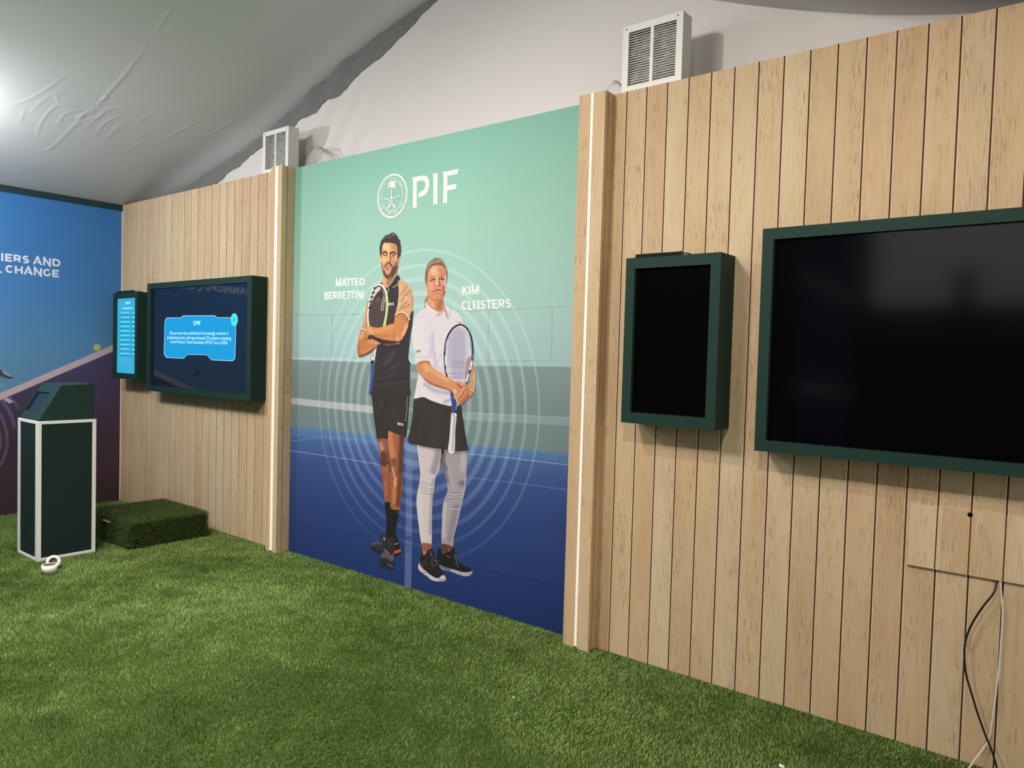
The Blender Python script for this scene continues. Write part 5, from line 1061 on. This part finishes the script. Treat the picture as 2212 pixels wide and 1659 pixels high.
film('hair', WOM, [(5, tW((258, 1100), (205, 1175), (168, 1230), (160, 1400), (148, 1480), (185, 1440), (195, 1310), (262, 1300)), (166, 124, 104), [st(tW, [(230, 1170), (200, 1300), (175, 1420)], 26, (200, 160, 138), .7, 20)]),
 (7, tW((172, 735), (178, 560), (200, 400), (250, 265), (330, 165), (400, 128), (440, 96), (510, 88), (600, 112), (660, 150), (712, 230), (762, 340), (790, 450), (786, 600), (772, 770), (756, 810), (758, 600), (738, 480), (700, 372), (620, 302), (480, 292), (385, 322), (322, 400), (272, 480), (246, 600), (236, 760), (226, 850), (198, 770)), (150, 114, 98),
 [st(tW, [(210, 470), (310, 310), (480, 262), (640, 282), (722, 352)], 26, (108, 78, 66), .9, 20), st(tW, [(190, 720), (196, 560), (215, 440)], 40, (112, 94, 90), .9, 30), st(tW, [(230, 440), (330, 260), (400, 200)], 18, (204, 168, 150), .9, 12), st(tW, [(270, 320), (340, 220), (420, 170)], 12, (190, 150, 134), .9, 9), st(tW, [(490, 210), (560, 180), (640, 170)], 20, (222, 190, 170), .9, 14), st(tW, [(500, 170), (560, 140), (600, 140)], 10, (204, 166, 148), .9, 8), st(tW, [(660, 180), (730, 300), (770, 440)], 26, (206, 178, 150), .8, 20), st(tW, [(520, 235), (620, 225), (680, 270)], 20, (110, 80, 60), .8, 14), st(tW, [(410, 190), (420, 260)], 12, (196, 154, 140), .9, 9), st(tW, [(740, 480), (765, 640)], 20, (126, 84, 66), .9, 16)], .75)])
film('polo_shirt', WOM, [(4, cat(tC((440, 850), (475, 850), (500, 905), (560, 955), (620, 975), (690, 980), (740, 945), (742, 890), (790, 910), (832, 950), (930, 990), (1000, 1045), (1055, 1140), (1075, 1210)), tD((1010, 330), (1050, 480), (1085, 640), (1092, 745), (1040, 790), (1012, 920), (1000, 1100), (960, 1250), (905, 1400), (900, 1498), (800, 1502), (650, 1470), (500, 1420), (375, 1366), (243, 1388), (258, 1280), (288, 1120), (312, 1010), (330, 900), (268, 884), (248, 750), (225, 600), (208, 500)), tC((226, 1350), (240, 1240), (270, 1110), (330, 1020), (425, 945))), (234, 222, 226),
 [st(tD, [(300, 300), (280, 600)], 160, (240, 228, 226), .7, 120), st(tD, [(515, 420), (520, 600), (545, 760), (560, 900)], 46, (204, 190, 210), .75, 44), st(tD, [(540, 360), (500, 460), (440, 560)], 24, (216, 204, 216), .7, 22), st(tD, [(560, 480), (640, 500)], 20, (220, 208, 218), .6, 20), st(tD, [(410, 1180), (560, 1270), (760, 1310)], 60, (184, 174, 200), .85, 56), st(tD, [(700, 1440), (790, 1400)], 50, (164, 162, 206), .8, 44), st(tD, [(420, 1220), (600, 1360), (780, 1410)], 18, (208, 198, 214), .7, 18), st(tD, [(600, 920), (680, 1000)], 30, (206, 196, 214), .8, 26), st(tD, [(560, 900), (640, 760), (680, 700)], 14, (208, 196, 212), .8, 12),
  pg(tC, [(610, 1085), (660, 1010), (705, 990), (745, 1010), (690, 1060)], (190, 180, 202), .95, 10), st(tC, [(500, 920), (600, 990), (700, 1000)], 34, (246, 236, 234), .9, 20), st(tC, [(745, 900), (780, 1000), (800, 1085)], 18, (150, 92, 92), .95, 9), st(tC, [(850, 960), (840, 1060), (810, 1120)], 26, (200, 188, 206), .8, 20), st(tC, [(800, 930), (835, 1000)], 26, (244, 232, 236), .9, 16), st(tC, [(725, 1030)], 14, (206, 196, 210), .9, 8), st(tC, [(330, 1100), (500, 1080), (540, 1200), (520, 1300)], 8, (206, 194, 208), .7, 8),
  st(tD, [(255, 772), (370, 765), (490, 770)], 6, (190, 178, 192), .9, 5), st(tD, [(490, 620), (480, 760)], 24, (204, 190, 216), .8, 20), st(tD, [(900, 450), (900, 1000)], 230, (166, 154, 188), .8, 110), st(tD, [(780, 500), (770, 800)], 60, (168, 164, 208), .7, 50), st(tD, [(1060, 420), (1070, 700)], 40, (226, 218, 226), .8, 30), st(tD, [(270, 880), (330, 842), (480, 838)], 16, (240, 230, 230), .9, 10)])], 'white polo shirt')
i_ = tiny(tD, 'PIF', [BX(282, 302, 668, 702, -2, 2), BX(307, 315, 666, 700, -1, 2), BX(320, 343, 664, 698, -2, 4)], 6, (120, 112, 118)); i_.ribbon(tD((266, 672), (272, 690), (266, 730)), .8, (150, 140, 146))
tiny_build(i_, 'sleeve_print', WOM, 12, 'grey letters on the sleeve'); i_ = mk()
i_.ribbon(catmull(tD((865, 238), (880, 250), (888, 252)), False, 3), .7, (140, 130, 140)); i_.ribbon(catmull(tD((905, 252), (925, 260), (935, 240)), False, 3), 1.0, (110, 100, 112))
tiny_build(i_, 'chest_print', WOM, 12, 'small grey chest mark')
film('skirt', WOM, [(3, tE((946, 458), (1078, 428), (1200, 478), (1350, 528), (1480, 568), (1560, 578), (1700, 560), (1722, 700), (1762, 950), (1800, 1180), (1818, 1300), (1600, 1312), (1400, 1284), (1200, 1256), (1000, 1218), (842, 1166), (880, 950), (920, 700)), (62, 54, 51), [st(tE, [(1000, 700), (960, 1100)], 50, (52, 48, 48), .7, 40), st(tE, [(1300, 650), (1280, 1150)], 120, (68, 58, 54), .6, 90), st(tE, [(1700, 650), (1760, 1200)], 60, (50, 46, 44), .7, 46)])], 'black tennis skirt')
film('leggings', WOM, [(1, cat(tE((1000, 1190), (1200, 1230), (1410, 1270), (1400, 1380), (1372, 1500), (1345, 1640)), tF((1010, 190), (1002, 290), (980, 430), (970, 600), (966, 800), (958, 1050), (880, 1040), (830, 1022), (800, 820), (780, 650), (768, 500), (780, 380), (802, 280), (814, 180)), tE((1036, 1640), (1012, 1450))), (208, 194, 192),
  [st(tE, [(1340, 1300), (1300, 1500), (1260, 1640)], 110, (150, 134, 140), .85, 90), st(tE, [(1050, 1225), (1200, 1255), (1380, 1290)], 60, (138, 126, 132), .8, 50), st(tF, [(985, 220), (960, 500), (945, 900)], 40, (170, 154, 158), .85, 34), st(tF, [(830, 350), (820, 700), (870, 1000)], 60, (216, 204, 202), .8, 50)] + [st(tF, [(825, y), (900, y + 22), (990, y + 34)], 8, (150, 136, 140), .9, 8) for y in (235, 262, 300, 330, 372)] + [st(tF, [(825, y), (900, y + 22), (990, y + 34)], 7, (226, 216, 214), .8, 7) for y in (248, 282, 318)] + [st(tF, [(840, 1005), (955, 1030)], 6, (186, 172, 172), .8, 6)]),
 (1, cat(tE((1410, 1270), (1600, 1300), (1795, 1290), (1800, 1500), (1794, 1640)), tF((1408, 200), (1400, 300), (1372, 430), (1340, 560), (1310, 700), (1272, 850), (1246, 960), (1235, 1074), (1178, 1060), (1094, 1034), (1094, 800), (1100, 600), (1122, 480), (1166, 350), (1150, 240), (1110, 100)), tE((1366, 1520), (1385, 1400))), (166, 154, 158),
  [st(tE, [(1430, 1330), (1400, 1480), (1440, 1600)], 90, (104, 94, 104), .9, 70), st(tE, [(1440, 1300), (1620, 1330), (1790, 1330)], 70, (128, 118, 124), .85, 60), st(tF, [(1115, 60), (1160, 240)], 50, (112, 102, 110), .85, 44), st(tE, [(1740, 1380), (1740, 1600)], 90, (190, 178, 180), .8, 70), st(tE, [(1460, 1350), (1520, 1640)], 7, (204, 194, 196), .9, 6), st(tF, [(1200, 80), (1245, 360)], 6, (206, 196, 198), .9, 6), st(tF, [(1140, 520), (1125, 720), (1115, 950)], 44, (194, 182, 184), .9, 36), st(tF, [(1280, 560), (1230, 800), (1195, 980)], 70, (140, 128, 134), .85, 50), st(tF, [(1395, 200), (1370, 420), (1310, 700), (1240, 1000)], 8, (212, 204, 204), .9, 7), st(tF, [(1350, 260)], 80, (108, 100, 114), .8, 60)] + [st(tF, [(1190, y), (1270, y + 8), (1350, y - 6)], 8, (112, 102, 112), .85, 8) for y in (380, 420, 450, 560)] + [st(tF, [(1190, y), (1270, y + 10), (1350, y - 4)], 8, (222, 214, 214), .85, 7) for y in (398, 434, 580)] + [st(tF, [(1170, 1030), (1235, 1050)], 6, (130, 118, 124), .8, 6)])], 'white leggings')
GL = (112, 116, 114)
film('shoe', WOM, [(3, tZ((850, 845), (1000, 945), (1300, 1035), (1560, 1115), (1720, 1148), (1860, 1128), (1958, 1062), (1964, 1190), (1885, 1252), (1750, 1278), (1560, 1242), (1300, 1134), (1100, 1092), (940, 1020)), (178, 174, 186), [st(tZ, [(880, 900), (1050, 1000), (1200, 1060)], 120, (104, 104, 124), .95, 70), st(tZ, [(1560, 1110), (1590, 1240)], 16, (60, 58, 62), .9, 10), st(tZ, [(1900, 1220), (1960, 1160)], 50, (120, 122, 122), .7, 40)], .8),
 (4, tZ((905, 328), (950, 400), (970, 490), (1012, 568), (1100, 510), (1200, 480), (1290, 420), (1350, 320), (1394, 420), (1424, 560), (1545, 760), (1700, 920), (1880, 1020), (1962, 1068), (1930, 1118), (1860, 1136), (1740, 1150), (1600, 1118), (1300, 1042), (1050, 952), (880, 850), (828, 640), (848, 460)), (32, 32, 33), [st(tZ, [(1120, 610), (1260, 672)], 22, GL, .9, 10), st(tZ, [(1385, 540), (1390, 740), (1440, 900)], 16, (84, 86, 86), .9, 10), st(tZ, [(1400, 580), (1480, 850), (1510, 980)], 24, GL, .9, 12), st(tZ, [(1450, 660), (1560, 800), (1620, 880)], 16, (100, 104, 108), .9, 10), st(tZ, [(1260, 550), (1330, 545)], 12, (70, 74, 70), .9, 8), st(tZ, [(1020, 560), (960, 450)], 20, (44, 38, 34), .8, 14)], .8)], 'black shoe with white sole, turned right')
film('shoe', WOM, [(5, tZ((258, 815), (300, 895), (420, 1055), (560, 1195), (740, 1305), (860, 1342), (950, 1262), (1040, 1238), (1092, 1300), (1104, 1400), (1062, 1434), (860, 1444), (680, 1414), (520, 1314), (400, 1212), (240, 1082), (204, 980), (222, 880)), (206, 200, 208), [st(tZ, [(262, 840), (320, 960), (410, 1062)], 52, (168, 66, 66), .95, 18), st(tZ, [(370, 1110), (460, 1190)], 20, (60, 56, 62), .9, 10), st(tZ, [(470, 1260), (540, 1300)], 24, (60, 56, 62), .9, 12), st(tZ, [(900, 1390), (1060, 1400)], 60, (150, 150, 144), .8, 50)], .8),
 (6, tZ((328, 425), (352, 520), (372, 602), (430, 565), (480, 535), (525, 430), (640, 380), (700, 500), (752, 650), (872, 742), (905, 850), (885, 1000), (960, 1100), (1058, 1222), (1000, 1242), (940, 1278), (860, 1342), (740, 1312), (560, 1202), (420, 1062), (290, 882), (274, 760), (310, 620)), (38, 36, 37), [st(tZ, [(600, 1000), (800, 1150)], 160, (46, 42, 43), .7, 120), st(tZ, [(590, 440), (620, 560), (680, 660)], 26, (120, 122, 118), .9, 12), st(tZ, [(750, 650), (860, 700), (890, 780)], 24, GL, .9, 12), st(tZ, [(770, 740), (840, 860)], 24, (130, 132, 130), .9, 12), st(tZ, [(660, 700), (650, 920), (690, 940)], 26, (92, 94, 92), .9, 14), st(tZ, [(700, 930), (830, 905)], 16, GL, .9, 10), st(tZ, [(500, 640), (560, 640)], 20, (80, 82, 80), .9, 10), st(tZ, [(340, 830), (420, 760), (510, 830), (410, 945), (340, 830)], 12, (84, 96, 92), .9, 8), st(tZ, [(420, 800), (470, 840), (400, 900)], 14, (84, 96, 92), .9, 8), st(tZ, [(700, 740), (780, 800)], 16, (96, 98, 96), .8, 10)], .8)], 'black shoe with white sole, turned front')
NV = (46, 43, 52); BLU = (52, 72, 124)
S = [(tD, [(x, y0), (x + 2, y1)], 4.5, (232, 224, 236)) for x, y0, y1 in [(730 + 16 * k, max(300, 300 + abs(730 + 16 * k - 905) ** 1.9 / 75), 1020 + min(k, 12) * 9) for k in range(24)]]
S += [(tD, [(735, y), (1000 + 40 * (y > 800), y + 8)], 4, (120, 112, 150)) for y in (838, 872, 912, 1010, 1068)] + [(tD, [(1020, y), (1092, y + 4)], 4, (222, 190, 176)) for y in (800, 840, 880, 920, 960, 1000, 1040)]
RKT = lines('tennis_racket', WOM, 8, S + [
 (tD, [(738, 1070), (716, 1000), (704, 900), (696, 780), (703, 650), (722, 520), (768, 410), (828, 332), (898, 292), (955, 288), (1026, 336), (1078, 428), (1108, 550), (1118, 700), (1106, 850), (1072, 1000), (1024, 1150)], 25, NV),
 (tD, [(708, 690), (720, 560), (738, 500)], 13, (120, 138, 196)), (tD, [(722, 600), (742, 525)], 9, (236, 236, 246)), (tD, [(708, 745), (708, 820), (714, 892)], 17, (240, 238, 240)), (tD, [(718, 950), (728, 1010)], 12, (220, 206, 214)),
 (tD, [(1104, 560), (1112, 680), (1108, 790)], 18, BLU), (tD, [(1120, 720), (1114, 800)], 10, (120, 136, 176)), (tD, [(1106, 825), (1094, 900), (1078, 962)], 24, (240, 236, 238)), (tD, [(1072, 975), (1064, 1005)], 24, (54, 86, 128)), (tD, [(1060, 1020), (1040, 1080), (1018, 1142)], 24, (242, 238, 240)), (tD, [(1018, 1150), (1035, 1165)], 14, (30, 28, 32)), (tD, [(1052, 380), (1072, 420)], 6, (150, 150, 160))], 'dark blue racket hanging from both hands')
film('racket_handle', WOM, [(10, cat(tD((785, 1280), (840, 1330), (872, 1440), (892, 1430), (882, 1530), (862, 1605)), tE((1632, 740), (1548, 740)), tD((806, 1600), (798, 1450))), (54, 70, 122), [st(tD, [(815, 1350), (820, 1580)], 14, (92, 110, 164), .8, 10), st(tD, [(880, 1440), (866, 1560)], 7, (196, 208, 226), .9, 5)]),
 (11, tE((1552, 698), (1632, 706), (1634, 770), (1614, 1000), (1598, 1334), (1498, 1320), (1520, 1100), (1544, 760)), (228, 218, 222), [st(tE, [(1605, 790), (1585, 1050), (1572, 1300)], 24, (156, 146, 156), .8, 18), st(tE, [(1555, 712), (1600, 735)], 10, (80, 80, 130), .9, 8), st(tE, [(1590, 755), (1632, 765)], 10, (60, 56, 66), .9, 7)])], 'blue shaft with white grip')
